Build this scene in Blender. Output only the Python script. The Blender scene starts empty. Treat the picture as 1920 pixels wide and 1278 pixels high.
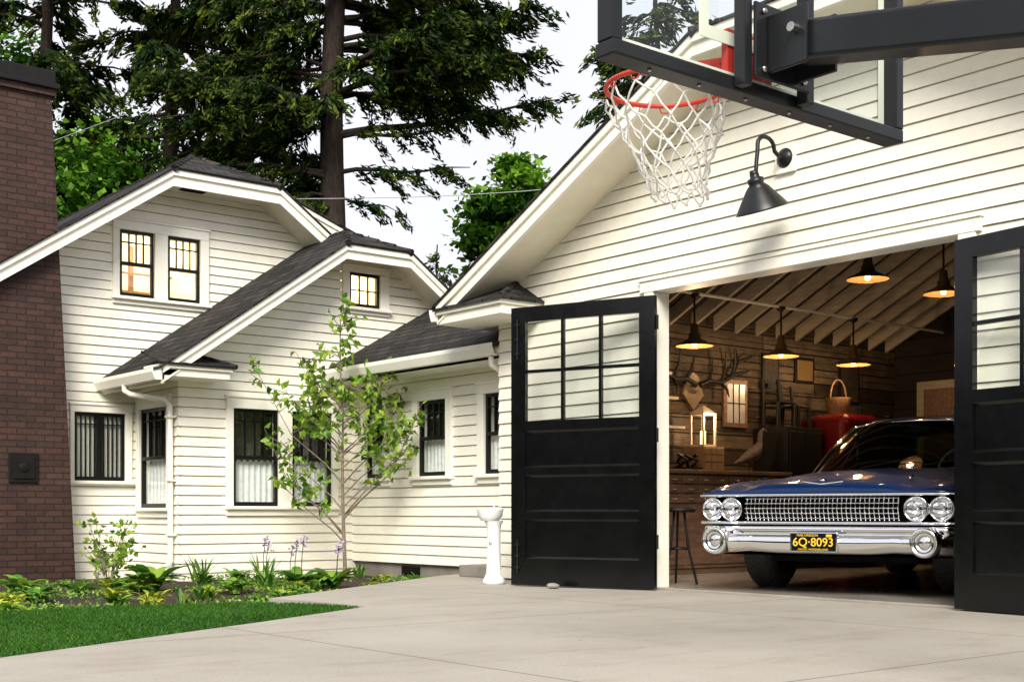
import bpy, math, random
import numpy as np
from mathutils import Vector, Matrix
random.seed(7)
rng=np.random.default_rng(7)
S=bpy.context.scene
COL=S.collection
# ---------------------------------------------------------------- helpers
def link(o,parent=None,**kw):
    COL.objects.link(o)
    if parent is not None: o.parent=parent
    for k,v in kw.items(): o[k]=v
    return o
def empty(name,loc=(0,0,0),**kw):
    o=bpy.data.objects.new(name,None); o.empty_display_size=.1
    link(o,**kw); return o
def clip(poly,k,lim,keep_less):
    out=[];n=len(poly)
    for i in range(n):
        a=poly[i];b=poly[(i+1)%n]
        ia=(a[k]<=lim+1e-9) if keep_less else (a[k]>=lim-1e-9)
        ib=(b[k]<=lim+1e-9) if keep_less else (b[k]>=lim-1e-9)
        if ia: out.append(a)
        if ia!=ib:
            t=(lim-a[k])/(b[k]-a[k]); out.append((a[0]+t*(b[0]-a[0]),a[1]+t*(b[1]-a[1])))
    return out
class MB:
    def __init__(s): s.v=[];s.f=[];s.mi=[];s.sm=[]
    def face(s,pts,m=0,sm=False):
        i=len(s.v); s.v+=[tuple(p) for p in pts]; s.f.append(tuple(range(i,i+len(pts)))); s.mi.append(m); s.sm.append(sm)
    def hexa(s,p,m=0,M=None):
        i=len(s.v)
        if M is not None: p=[M@Vector(q) for q in p]
        s.v+=[tuple(q) for q in p]
        for f in ((0,3,2,1),(4,5,6,7),(0,1,5,4),(1,2,6,5),(2,3,7,6),(3,0,4,7)):
            s.f.append(tuple(i+k for k in f)); s.mi.append(m); s.sm.append(False)
    def box(s,x0,x1,y0,y1,z0,z1,m=0,M=None):
        s.hexa([(x0,y0,z0),(x1,y0,z0),(x1,y1,z0),(x0,y1,z0),(x0,y0,z1),(x1,y0,z1),(x1,y1,z1),(x0,y1,z1)],m,M)
    def pbox(s,P,s0,s1,d0,d1,z0,z1,m=0):
        s.hexa([P(s0,d0,z0),P(s1,d0,z0),P(s1,d1,z0),P(s0,d1,z0),P(s0,d0,z1),P(s1,d0,z1),P(s1,d1,z1),P(s0,d1,z1)],m)
    def slab(s,poly,th,m=0,off=(0,0,-1)):
        o=Vector(off)*th; low=[Vector(p)+o for p in poly]
        s.face(poly,m); s.face(low[::-1],m); n=len(poly)
        for i in range(n): s.face([poly[i],low[i],low[(i+1)%n],poly[(i+1)%n]],m)
    def grid(s,rows,m=0,sm=True,closed=False,M=None):
        i0=len(s.v); nr=len(rows); nc=len(rows[0])
        for r in rows:
            for p in r: s.v.append(tuple(M@Vector(p)) if M is not None else tuple(p))
        for r in range(nr-1):
            for c in range(nc if closed else nc-1):
                c2=(c+1)%nc
                s.f.append((i0+r*nc+c,i0+r*nc+c2,i0+(r+1)*nc+c2,i0+(r+1)*nc+c)); s.mi.append(m); s.sm.append(sm)
    def lathe(s,prof,n=24,M=None,m=0,sm=True):
        rows=[[(r*math.cos(2*math.pi*k/n),r*math.sin(2*math.pi*k/n),z) for k in range(n)] for r,z in prof]
        s.grid(rows,m,sm,True,M)
    def tube(s,pts,r,n=8,m=0,M=None,sm=True,cap=True):
        pts=[Vector(p) for p in pts]; N=len(pts)
        rs=r if isinstance(r,(list,tuple)) else [r]*N
        t=(pts[1]-pts[0]).normalized(); u=t.orthogonal().normalized(); rows=[]
        for i in range(N):
            if i==0: tt=(pts[1]-pts[0])
            elif i==N-1: tt=pts[-1]-pts[-2]
            else: tt=(pts[i+1]-pts[i-1])
            tt=tt.normalized(); u=(u-tt*u.dot(tt))
            u=u.normalized() if u.length>1e-6 else tt.orthogonal().normalized()
            w=tt.cross(u)
            rows.append([pts[i]+(u*math.cos(2*math.pi*k/n)+w*math.sin(2*math.pi*k/n))*rs[i] for k in range(n)])
        s.grid(rows,m,sm,True,M)
        if cap:
            for rr in (rows[0][::-1],rows[-1]):
                s.face([M@q if M is not None else q for q in rr],m,False)
    def build(s,name,mats,parent=None,bevel=0,uv=True,seg=2,weld=False,**kw):
        me=bpy.data.meshes.new(name); me.from_pydata(s.v,[],s.f)
        if not isinstance(mats,(list,tuple)): mats=[mats]
        for mt in mats: me.materials.append(mt)
        me.polygons.foreach_set('material_index',s.mi); me.polygons.foreach_set('use_smooth',s.sm)
        if uv:
            L=me.uv_layers.new(name='UVMap').data
            for p in me.polygons:
                n=p.normal
                if abs(n.z)>.98: U=Vector((1,0,0));V=Vector((0,1,0))
                else:
                    V=Vector((0,0,1))-n*n.z; V.normalize(); U=V.cross(n)
                for li in p.loop_indices:
                    co=me.vertices[me.loops[li].vertex_index].co; L[li].uv=(co.dot(U),co.dot(V))
        me.update()
        o=bpy.data.objects.new(name,me)
        if weld:
            w=o.modifiers.new('w','WELD'); w.merge_threshold=.0008
        if bevel:
            b=o.modifiers.new('b','BEVEL'); b.width=bevel; b.segments=seg; b.limit_method='ANGLE'; b.angle_limit=math.radians(40)
        return link(o,parent,**kw)
def siding(mb,P,poly,holes=(),e=.108,lip=.025,g=.008,m=0):
    zmin=min(p[1] for p in poly); zmax=max(p[1] for p in poly); row=0
    while zmin+row*e<zmax-1e-6:
        za=zmin+row*e; zb=za+e; row+=1
        br={za,zb-g,zb}
        for h in holes:
            for z in (h[2],h[3]):
                if za<z<zb: br.add(z)
        br=sorted(br)
        for p,q in zip(br,br[1:]):
            if q-p<1e-4: continue
            sub=clip(clip(poly,1,p,False),1,q,True)
            if len(sub)<3: continue
            s0=min(a[0] for a in sub); s1=max(a[0] for a in sub); iv=[(s0,s1)]
            for h in holes:
                if h[2]<=p+1e-4 and h[3]>=q-1e-4:
                    nv=[]
                    for a,b in iv:
                        if h[1]<=a or h[0]>=b: nv.append((a,b)); continue
                        if h[0]>a: nv.append((a,h[0]))
                        if h[1]<b: nv.append((h[1],b))
                    iv=nv
            groove=p>=zb-g-1e-6
            for a,b in iv:
                pc=clip(clip(sub,0,a,False),0,b,True)
                if len(pc)<3: continue
                if groove:
                    mb.face([P(x,-.016,z) for x,z in pc],m)
                    mb.face([P(a,.010,p),P(b,.010,p),P(b,-.016,p),P(a,-.016,p)],m)
                    mb.face([P(a,-.016,zb),P(b,-.016,zb),P(b,lip,zb),P(a,lip,zb)],m)
                else:
                    mb.face([P(x,lip+(.010-lip)*(z-za)/(e-g),z) for x,z in pc],m)
# ---------------------------------------------------------------- materials
def nmat(name):
    m=bpy.data.materials.new(name); m.use_nodes=True; nt=m.node_tree
    return m,nt,nt.nodes['Principled BSDF']
def N(nt,t,**kw):
    n=nt.nodes.new(t)
    for k,v in kw.items(): setattr(n,k,v)
    return n
def ramp(nt,fac,stops):
    r=N(nt,'ShaderNodeValToRGB'); el=r.color_ramp.elements
    while len(el)<len(stops): el.new(.5)
    for e,(p,c) in zip(el,stops): e.position=p; e.color=(c[0],c[1],c[2],1)
    nt.links.new(fac,r.inputs[0]); return r.outputs[0]
def noise(nt,vec,scale,detail=5,rough=.6):
    n=N(nt,'ShaderNodeTexNoise'); n.inputs['Scale'].default_value=scale; n.inputs['Detail'].default_value=detail; n.inputs['Roughness'].default_value=rough
    nt.links.new(vec,n.inputs['Vector']); return n.outputs['Fac']
def mapping(nt,out,sc):
    mp=N(nt,'ShaderNodeMapping'); mp.inputs['Scale'].default_value=sc; nt.links.new(out,mp.inputs['Vector']); return mp.outputs[0]
def mulc(nt,a,b,fac=1,mode='MULTIPLY'):
    x=N(nt,'ShaderNodeMix',data_type='RGBA',blend_type=mode); x.inputs[0].default_value=fac
    nt.links.new(a,x.inputs[6]); nt.links.new(b,x.inputs[7]); return x.outputs[2]
def bumpn(nt,b,h,strength=.3,dist=.01):
    n=N(nt,'ShaderNodeBump'); n.inputs['Strength'].default_value=strength; n.inputs['Distance'].default_value=dist
    nt.links.new(h,n.inputs['Height']); nt.links.new(n.outputs[0],b.inputs['Normal'])
def sc3(c,k): return tuple(min(1,x*k) for x in c)
def pm(name,c,r=.5,metal=0,var=.12,scale=4,bump=0,bsc=60,coat=0,stretch=None,em=None,ems=0,spec=.5):
    m,nt,b=nmat(name); tc=N(nt,'ShaderNodeTexCoord').outputs['Object']
    if stretch: tc=mapping(nt,tc,stretch)
    f=noise(nt,tc,scale)
    nt.links.new(ramp(nt,f,[(.3,sc3(c,1-var)),(.7,sc3(c,1+var))]),b.inputs['Base Color'])
    rr=N(nt,'ShaderNodeMapRange'); rr.inputs[3].default_value=max(0,r-.08); rr.inputs[4].default_value=min(1,r+.08)
    nt.links.new(noise(nt,tc,scale*3),rr.inputs[0]); nt.links.new(rr.outputs[0],b.inputs['Roughness'])
    b.inputs['Metallic'].default_value=metal; b.inputs['Coat Weight'].default_value=coat; b.inputs['Coat Roughness'].default_value=.04
    b.inputs['Specular IOR Level'].default_value=spec
    if bump: bumpn(nt,b,noise(nt,tc,bsc),bump,.01)
    if em: b.inputs['Emission Color'].default_value=(*em,1); b.inputs['Emission Strength'].default_value=ems
    return m
def siding_mat(name,c):
    m,nt,b=nmat(name); tc=N(nt,'ShaderNodeTexCoord').outputs['Object']
    streak=ramp(nt,noise(nt,mapping(nt,tc,(1,1,.25)),5,6,.7),[(.3,sc3(c,.93)),(.62,c)])
    fine=ramp(nt,noise(nt,mapping(nt,tc,(2,2,30)),6),[(.25,(.95,.93,.89)),(.6,(1,1,1))])
    nt.links.new(mulc(nt,streak,fine),b.inputs['Base Color']); b.inputs['Roughness'].default_value=.45
    bumpn(nt,b,noise(nt,mapping(nt,tc,(3,3,40)),8),.12,.004); return m
CREAM=(.91,.88,.77)
M_sid=siding_mat('siding_paint',CREAM)
M_trim=pm('trim_paint',(.90,.87,.77),.4,var=.05,scale=3,bump=.05)
M_soffit=pm('soffit_paint',(.82,.76,.62),.5,var=.06)
def brick_uv(name,c1,c2,mort,w,h,ms,rough,bump,off=.5,var=.4,grain=False):
    m,nt,b=nmat(name); tcn=N(nt,'ShaderNodeTexCoord'); uv=tcn.outputs['UV']; ob=tcn.outputs['Object']
    t=N(nt,'ShaderNodeTexBrick'); t.offset=off; t.inputs['Scale'].default_value=1
    t.inputs['Color1'].default_value=(*c1,1); t.inputs['Color2'].default_value=(*c2,1); t.inputs['Mortar'].default_value=(*mort,1)
    t.inputs['Brick Width'].default_value=w; t.inputs['Row Height'].default_value=h; t.inputs['Mortar Size'].default_value=ms
    t.inputs['Mortar Smooth'].default_value=.3
    nt.links.new(uv,t.inputs['Vector'])
    dirt=ramp(nt,noise(nt,ob,2.2,8,.7),[(.25,(1-var,)*3),(.75,(1,1,1))])
    fv=mapping(nt,uv,(1.5,22,1)) if grain else ob
    dn=noise(nt,fv,3 if grain else 35,6,.7)
    dd=ramp(nt,dn,[(.3,(1-var,)*3),(.7,(1,1,1))])
    nt.links.new(mulc(nt,mulc(nt,t.outputs['Color'],dirt),dd),b.inputs['Base Color']); b.inputs['Roughness'].default_value=rough
    b.inputs['Specular IOR Level'].default_value=.3
    ma=N(nt,'ShaderNodeMath',operation='MULTIPLY_ADD'); nt.links.new(dn if grain else noise(nt,ob,60),ma.inputs[0]); ma.inputs[1].default_value=.5 if grain else .35
    inv=N(nt,'ShaderNodeMath',operation='SUBTRACT'); inv.inputs[0].default_value=1; nt.links.new(t.outputs['Fac'],inv.inputs[1]); nt.links.new(inv.outputs[0],ma.inputs[2])
    bumpn(nt,b,ma.outputs[0],bump,.015); return m
M_brick=brick_uv('painted_brick',(.125,.060,.046),(.075,.038,.031),(.045,.029,.025),.20,.068,.008,.65,.8,var=.5)
M_shin=brick_uv('asphalt_shingle',(.085,.074,.068),(.022,.020,.021),(.003,.003,.003),.28,.14,.014,.95,1,var=.55)
M_plank=brick_uv('weathered_planks',(.42,.31,.20),(.12,.082,.055),(.008,.006,.005),1.9,.17,.008,.75,1,var=.8,grain=True)
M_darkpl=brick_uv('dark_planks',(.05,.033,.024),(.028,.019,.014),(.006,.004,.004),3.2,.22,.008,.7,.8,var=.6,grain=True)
M_blk=pm('black_door_paint',(.004,.004,.0045),.17,var=.3,scale=5,bump=.04,bsc=30,spec=.4)
M_sash=pm('black_sash_paint',(.005,.005,.005),.35,var=.2,spec=.3)
M_blkmetal=pm('black_powder_coat',(.009,.010,.012),.36,var=.2,scale=3,bump=.04,spec=.35)
M_iron=pm('black_iron',(.010,.009,.008),.5,metal=.2,var=.3,scale=10,spec=.3)
M_chrome=pm('chrome',(.90,.90,.91),.05,metal=1,var=.03)
M_chrgr=pm('grille_chrome',(.80,.80,.81),.12,metal=1,var=.08)
M_steel=pm('steel',(.45,.44,.42),.35,metal=1,var=.1)
M_paint=pm('blue_car_paint',(.0008,.015,.066),.5,metal=.0,var=.06,coat=.55,spec=.08)
M_rubber=pm('rubber',(.05,.048,.046),.75,var=.2,bump=.2,bsc=90)
M_dark=pm('dark_void',(.008,.008,.008),.8,var=.1,spec=.1)
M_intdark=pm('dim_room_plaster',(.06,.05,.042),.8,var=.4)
M_intglow=pm('glowing_room_plaster',(.85,.77,.62),.7,var=.12,scale=2,em=(1,.80,.50),ems=.8)  # emission on the plaster stands in for lamplight in the lit rooms
M_curt=pm('white_curtain',(.88,.89,.88),.8,var=.10,scale=18,bump=.1)
M_red=pm('red_enamel',(.10,.004,.006),.2,var=.1,coat=.8)
M_rim=pm('orange_red_rim',(.62,.045,.026),.4,var=.12,scale=12)
M_net=pm('white_nylon_net',(.87,.85,.80),.7,var=.1,scale=40)
M_woodr=pm('cabinet_wood',(.21,.12,.075),.38,var=.4,scale=3,stretch=(8,1,8),bump=.15)
M_woodl=pm('pale_wood',(.28,.18,.09),.55,var=.25,scale=4)
M_white=pm('white_porcelain',(.84,.85,.84),.15,var=.03,coat=.5)
M_rafter=pm('painted_rafter',(.40,.335,.25),.55,var=.2,stretch=(1,6,6))
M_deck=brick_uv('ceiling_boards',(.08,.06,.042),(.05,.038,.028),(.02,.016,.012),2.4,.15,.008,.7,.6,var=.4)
M_shade=pm('enamel_lamp_shade',(.16,.11,.055),.35,metal=.6,var=.2)
M_shadein=pm('shade_lining',(.20,.12,.045),.45,var=.1)
M_bulb=pm('lit_bulb',(1,.8,.5),.5,em=(1,.62,.26),ems=4)
M_wick=pm('wicker',(.20,.11,.05),.7,var=.4,scale=40,bump=.5)
M_bird=pm('bird_feathers',(.05,.036,.026),.7,var=.5,scale=25,bump=.3)
M_bone=pm('antler',(.25,.17,.10),.5,var=.3)
M_plate=pm('plate_blue',(.003,.004,.012),.35,var=.1,spec=.2)
M_yel=pm('plate_yellow',(.85,.52,.03),.4,var=.05)
M_found=pm('concrete_foundation',(.20,.18,.155),.9,var=.25,scale=4,bump=.4)
M_stone=pm('stone',(.3,.28,.25),.9,var=.3,scale=12,bump=.4)
M_wire=pm('cable',(.35,.35,.36),.6)
def glass(name,tint=(.95,.98,.97),refl=.04,k=.55):
    m=bpy.data.materials.new(name); m.use_nodes=True; nt=m.node_tree; nt.nodes.clear()
    o=N(nt,'ShaderNodeOutputMaterial'); t=N(nt,'ShaderNodeBsdfTransparent'); t.inputs[0].default_value=(*tint,1)
    g=N(nt,'ShaderNodeBsdfGlossy'); g.inputs['Roughness'].default_value=.02
    lw=N(nt,'ShaderNodeLayerWeight'); lw.inputs[0].default_value=.5
    pw=N(nt,'ShaderNodeMath',operation='POWER'); nt.links.new(lw.outputs['Facing'],pw.inputs[0]); pw.inputs[1].default_value=4
    tcn=N(nt,'ShaderNodeTexCoord').outputs['Object']
    bp=N(nt,'ShaderNodeBump'); bp.inputs['Strength'].default_value=.05; nt.links.new(noise(nt,tcn,2.5,1),bp.inputs['Height']); nt.links.new(bp.outputs[0],g.inputs['Normal'])
    a=N(nt,'ShaderNodeMath',operation='MULTIPLY_ADD'); a.inputs[1].default_value=k; a.inputs[2].default_value=refl; nt.links.new(pw.outputs[0],a.inputs[0]); a.use_clamp=True
    x=N(nt,'ShaderNodeMixShader'); nt.links.new(a.outputs[0],x.inputs[0]); nt.links.new(t.outputs[0],x.inputs[1]); nt.links.new(g.outputs[0],x.inputs[2]); nt.links.new(x.outputs[0],o.inputs[0]); return m
M_glass=glass('window_glass',refl=.12); M_bglass=glass('backboard_glass',(.90,.95,.93),.05,.3); M_carglass=glass('car_glass',(.30,.36,.34),.06)
M_lens=glass('lamp_lens',(.95,.95,.97),.15)
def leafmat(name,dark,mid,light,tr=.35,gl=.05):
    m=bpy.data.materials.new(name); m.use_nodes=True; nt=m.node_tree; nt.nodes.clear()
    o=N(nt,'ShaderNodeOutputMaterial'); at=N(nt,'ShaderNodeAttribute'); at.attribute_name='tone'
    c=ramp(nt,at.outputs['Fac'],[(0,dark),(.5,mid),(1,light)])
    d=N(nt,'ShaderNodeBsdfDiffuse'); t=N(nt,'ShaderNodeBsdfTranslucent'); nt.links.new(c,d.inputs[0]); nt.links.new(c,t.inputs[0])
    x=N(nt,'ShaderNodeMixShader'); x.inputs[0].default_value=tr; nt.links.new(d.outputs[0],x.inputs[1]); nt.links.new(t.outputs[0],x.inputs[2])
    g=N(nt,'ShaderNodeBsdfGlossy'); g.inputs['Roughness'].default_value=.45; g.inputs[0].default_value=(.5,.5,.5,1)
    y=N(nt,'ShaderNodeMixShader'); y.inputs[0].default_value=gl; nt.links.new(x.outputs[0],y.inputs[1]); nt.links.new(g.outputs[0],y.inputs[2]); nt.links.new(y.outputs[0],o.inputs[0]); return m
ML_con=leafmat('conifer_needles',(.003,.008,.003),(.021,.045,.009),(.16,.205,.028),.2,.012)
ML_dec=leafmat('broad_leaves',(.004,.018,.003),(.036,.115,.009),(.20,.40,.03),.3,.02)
ML_dog=leafmat('dogwood_leaves',(.03,.10,.010),(.15,.31,.022),(.42,.56,.06),.4)
ML_host=leafmat('bed_leaves',(.02,.08,.012),(.10,.26,.03),(.38,.52,.07),.3)
ML_yel=leafmat('golden_leaves',(.16,.24,.02),(.40,.48,.04),(.65,.66,.10),.3)
ML_grass=leafmat('grass_blades',(.014,.055,.008),(.042,.135,.014),(.10,.22,.03),.25,.02)
ML_flow=leafmat('violet_petals',(.3,.22,.42),(.5,.4,.6),(.7,.6,.8),.3)
M_bark=pm('bark',(.036,.026,.021),.9,var=.5,scale=8,stretch=(3,3,.6),bump=.9,bsc=14,spec=.2)
M_barkg=pm('smooth_grey_bark',(.20,.16,.12),.8,var=.3,scale=20,bump=.3)
M_addhedge=pm('added_hedge_foliage',(.018,.038,.010),.95,var=.6,scale=2.5,bump=1,bsc=5,spec=.1)
def ground_mat():
    m,nt,b=nmat('driveway_concrete'); tc=N(nt,'ShaderNodeTexCoord').outputs['Object']
    base=ramp(nt,noise(nt,tc,.9,9,.65),[(.28,(.325,.297,.25)),(.5,(.375,.345,.298)),(.75,(.42,.39,.34))])
    fine=ramp(nt,noise(nt,tc,75,6,.8),[(.30,(.72,.71,.69)),(.58,(1,1,1))])
    st=ramp(nt,noise(nt,mapping(nt,tc,(1,.35,1)),3.3,8,.75),[(.30,(.80,.77,.73)),(.48,(1,1,1))])
    spots=ramp(nt,noise(nt,tc,9,3,.5),[(.24,(.72,.69,.65)),(.31,(1,1,1))])
    c=mulc(nt,mulc(nt,mulc(nt,base,fine),st),spots)
    sx=N(nt,'ShaderNodeSeparateXYZ'); nt.links.new(tc,sx.inputs[0])
    last=None
    for ax,off,per in ((0,.55,3.05),(1,-1.45,3.05)):
        a=N(nt,'ShaderNodeMath',operation='SUBTRACT'); nt.links.new(sx.outputs[ax],a.inputs[0]); a.inputs[1].default_value=off
        w=N(nt,'ShaderNodeMath',operation='PINGPONG'); nt.links.new(a.outputs[0],w.inputs[0]); w.inputs[1].default_value=per/2
        l=N(nt,'ShaderNodeMath',operation='LESS_THAN'); nt.links.new(w.outputs[0],l.inputs[0]); l.inputs[1].default_value=.006
        if last is None: last=l
        else:
            mx=N(nt,'ShaderNodeMath',operation='MAXIMUM'); nt.links.new(last.outputs[0],mx.inputs[0]); nt.links.new(l.outputs[0],mx.inputs[1]); last=mx
    x=N(nt,'ShaderNodeMix',data_type='RGBA'); nt.links.new(last.outputs[0],x.inputs[0]); nt.links.new(c,x.inputs[6]); x.inputs[7].default_value=(.11,.095,.08,1)
    nt.links.new(x.outputs[2],b.inputs['Base Color']); b.inputs['Roughness'].default_value=.8
    bumpn(nt,b,noise(nt,tc,90,6),.25,.004); return m
M_drive=ground_mat()
M_soil=pm('bark_mulch_soil',(.036,.020,.013),.95,var=.5,scale=22,bump=1,bsc=40)
M_field=pm('grass_field',(.04,.075,.02),.95,var=.4,scale=2,bump=.5)
M_turf=pm('turf_base',(.02,.06,.010),.95,var=.3,scale=12,bump=.8)
M_floor=pm('sealed_garage_floor',(.30,.27,.23),.22,var=.25,scale=1.6,bump=.03)
# ---------------------------------------------------------------- leaf cloud mesh
def leafmesh(name,C,U,V,tone,mat,parent=None,fold=None,**kw):
    n=len(C)
    if fold is None:
        co=np.empty((n,4,3)); co[:,0]=C-U; co[:,1]=C+V; co[:,2]=C+U; co[:,3]=C-V
        nv=4*n; idx=np.arange(nv); ls=np.arange(0,nv,4); tn=np.repeat(tone,4)
    else:
        co=np.empty((n,4,3)); co[:,0]=C-U; co[:,1]=C+V+fold-U*.15; co[:,2]=C+U-fold*.8; co[:,3]=C-V+fold-U*.15
        nv=4*n; b=np.arange(n)[:,None]*4; idx=(b+np.array([0,1,2,0,2,3])).ravel(); ls=np.arange(0,6*n,3); tn=np.repeat(tone,4)
    me=bpy.data.meshes.new(name); me.vertices.add(nv); me.vertices.foreach_set('co',co.astype(np.float32).ravel())
    me.loops.add(len(idx)); me.loops.foreach_set('vertex_index',idx.astype(np.int32)); me.polygons.add(len(ls)); me.polygons.foreach_set('loop_start',ls.astype(np.int32))
    me.update(calc_edges=True); at=me.attributes.new('tone','FLOAT','POINT'); at.data.foreach_set('value',np.clip(tn,0,1).astype(np.float32))
    me.materials.append(mat); o=bpy.data.objects.new(name,me); return link(o,parent,**kw)
def unit(a): return a/np.maximum(np.linalg.norm(a,axis=-1,keepdims=True),1e-9)
RV=np.array([.6304,.7763,0]); FV=np.array([-.7763,.6304,0])
# ================================================================= SETTING
g=MB(); g.face([(-400,-400,-.13),(400,-400,-.13),(400,400,-.13),(-400,400,-.13)]); g.build('ground',M_field,kind='structure')
g=MB(); 
rows=[]
for i in range(40):
    rows.append([(-5.2+i*.19,-7+j*.19,-.10+.018*math.sin(i*1.7+j)*math.cos(j*1.3)+random.uniform(-.012,.012)) for j in range(44)])
g.grid(rows); g.build('planting_bed_soil',M_soil,uv=False,kind='structure')
drv=[(-1.15,.42),(-1.0,0),(-.5,-.75),(.09,-1.65),(.6,-2.4),(1.04,-3.1),(1.5,-3.02),(2.24,-2.98),(2.9,-4.15),(3.86,-5.98),(5.6,-9.2),(9,-16),(30,-16),(30,-.001),(0,-.001),(0,.42)]
g=MB(); g.slab([(x,y,0) for x,y in drv],.16); g.build('driveway',M_drive,bevel=.012,kind='structure')
lawn=[(2.21,-3.02),(1.95,-3.06),(1.7,-3.14),(1.45,-3.3),(1.25,-3.6),(1.1,-4.2),(1.0,-5.2),(.9,-6.4),(.9,-9.5),(5.7,-9.5),(3.83,-6.0),(2.87,-4.17)]
g=MB(); g.slab([(x,y,-.012) for x,y in lawn],.10); g.build('lawn',M_turf,kind='structure')
def inpoly(x,y,poly):
    c=np.zeros(len(x),bool); n=len(poly)
    for i in range(n):
        x1,y1=poly[i]; x2,y2=poly[(i+1)%n]
        cond=((y1>y)!=(y2>y))&(x<(x2-x1)*(y-y1)/(y2-y1+1e-12)+x1); c^=cond
    return c
n=160000; x=rng.uniform(.85,5,n); y=rng.uniform(-8,-2.98,n); k=inpoly(x,y,lawn); x=x[k];y=y[k];n=len(x)
h=rng.uniform(.006,.014,n); C=np.stack([x,y,-.012+h],1); lean=np.stack([rng.normal(0,.45,n),rng.normal(0,.45,n),np.ones(n)],1)
U=unit(lean)*h[:,None]; a=rng.uniform(0,6.28,n); V=np.stack([np.cos(a),np.sin(a),0*a],1)*.0032
tn=.45+.12*np.sin(x*2.3+1)*np.sin(y*1.9)+rng.normal(0,.18,n)
leafmesh('lawn_grass',C,U,V,tn,ML_grass,kind='stuff')
# unseen lumpy green row behind the camera, added to darken reflections
path=[(-34,-12),(-20,-22),(-4,-25),(12,-26),(26,-22),(32,-10),(33,6),(28,22)]
hp=[]
for (ax,ay),(bx_,by_) in zip(path,path[1:]):
    for i in range(14): t=i/14; hp.append((ax+(bx_-ax)*t,ay+(by_-ay)*t))
rows=[]
for j in range(15):
    zz=-.2+6.6*j/14; rows.append([(px_+random.uniform(-.5,.5)*(1+j*.05),py_+random.uniform(-.5,.5),zz*(1+.22*math.sin(i*.7)+.12*math.sin(i*1.9))+random.uniform(-.25,.25)*(j>0)) for i,(px_,py_) in enumerate(hp)])
hd=MB(); hd.grid(rows,0,True,False); hd.build('added_hedge',M_addhedge,None,uv=False,label='tall dark green backdrop out of view, added to darken reflections',category='added_hedge')
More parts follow.
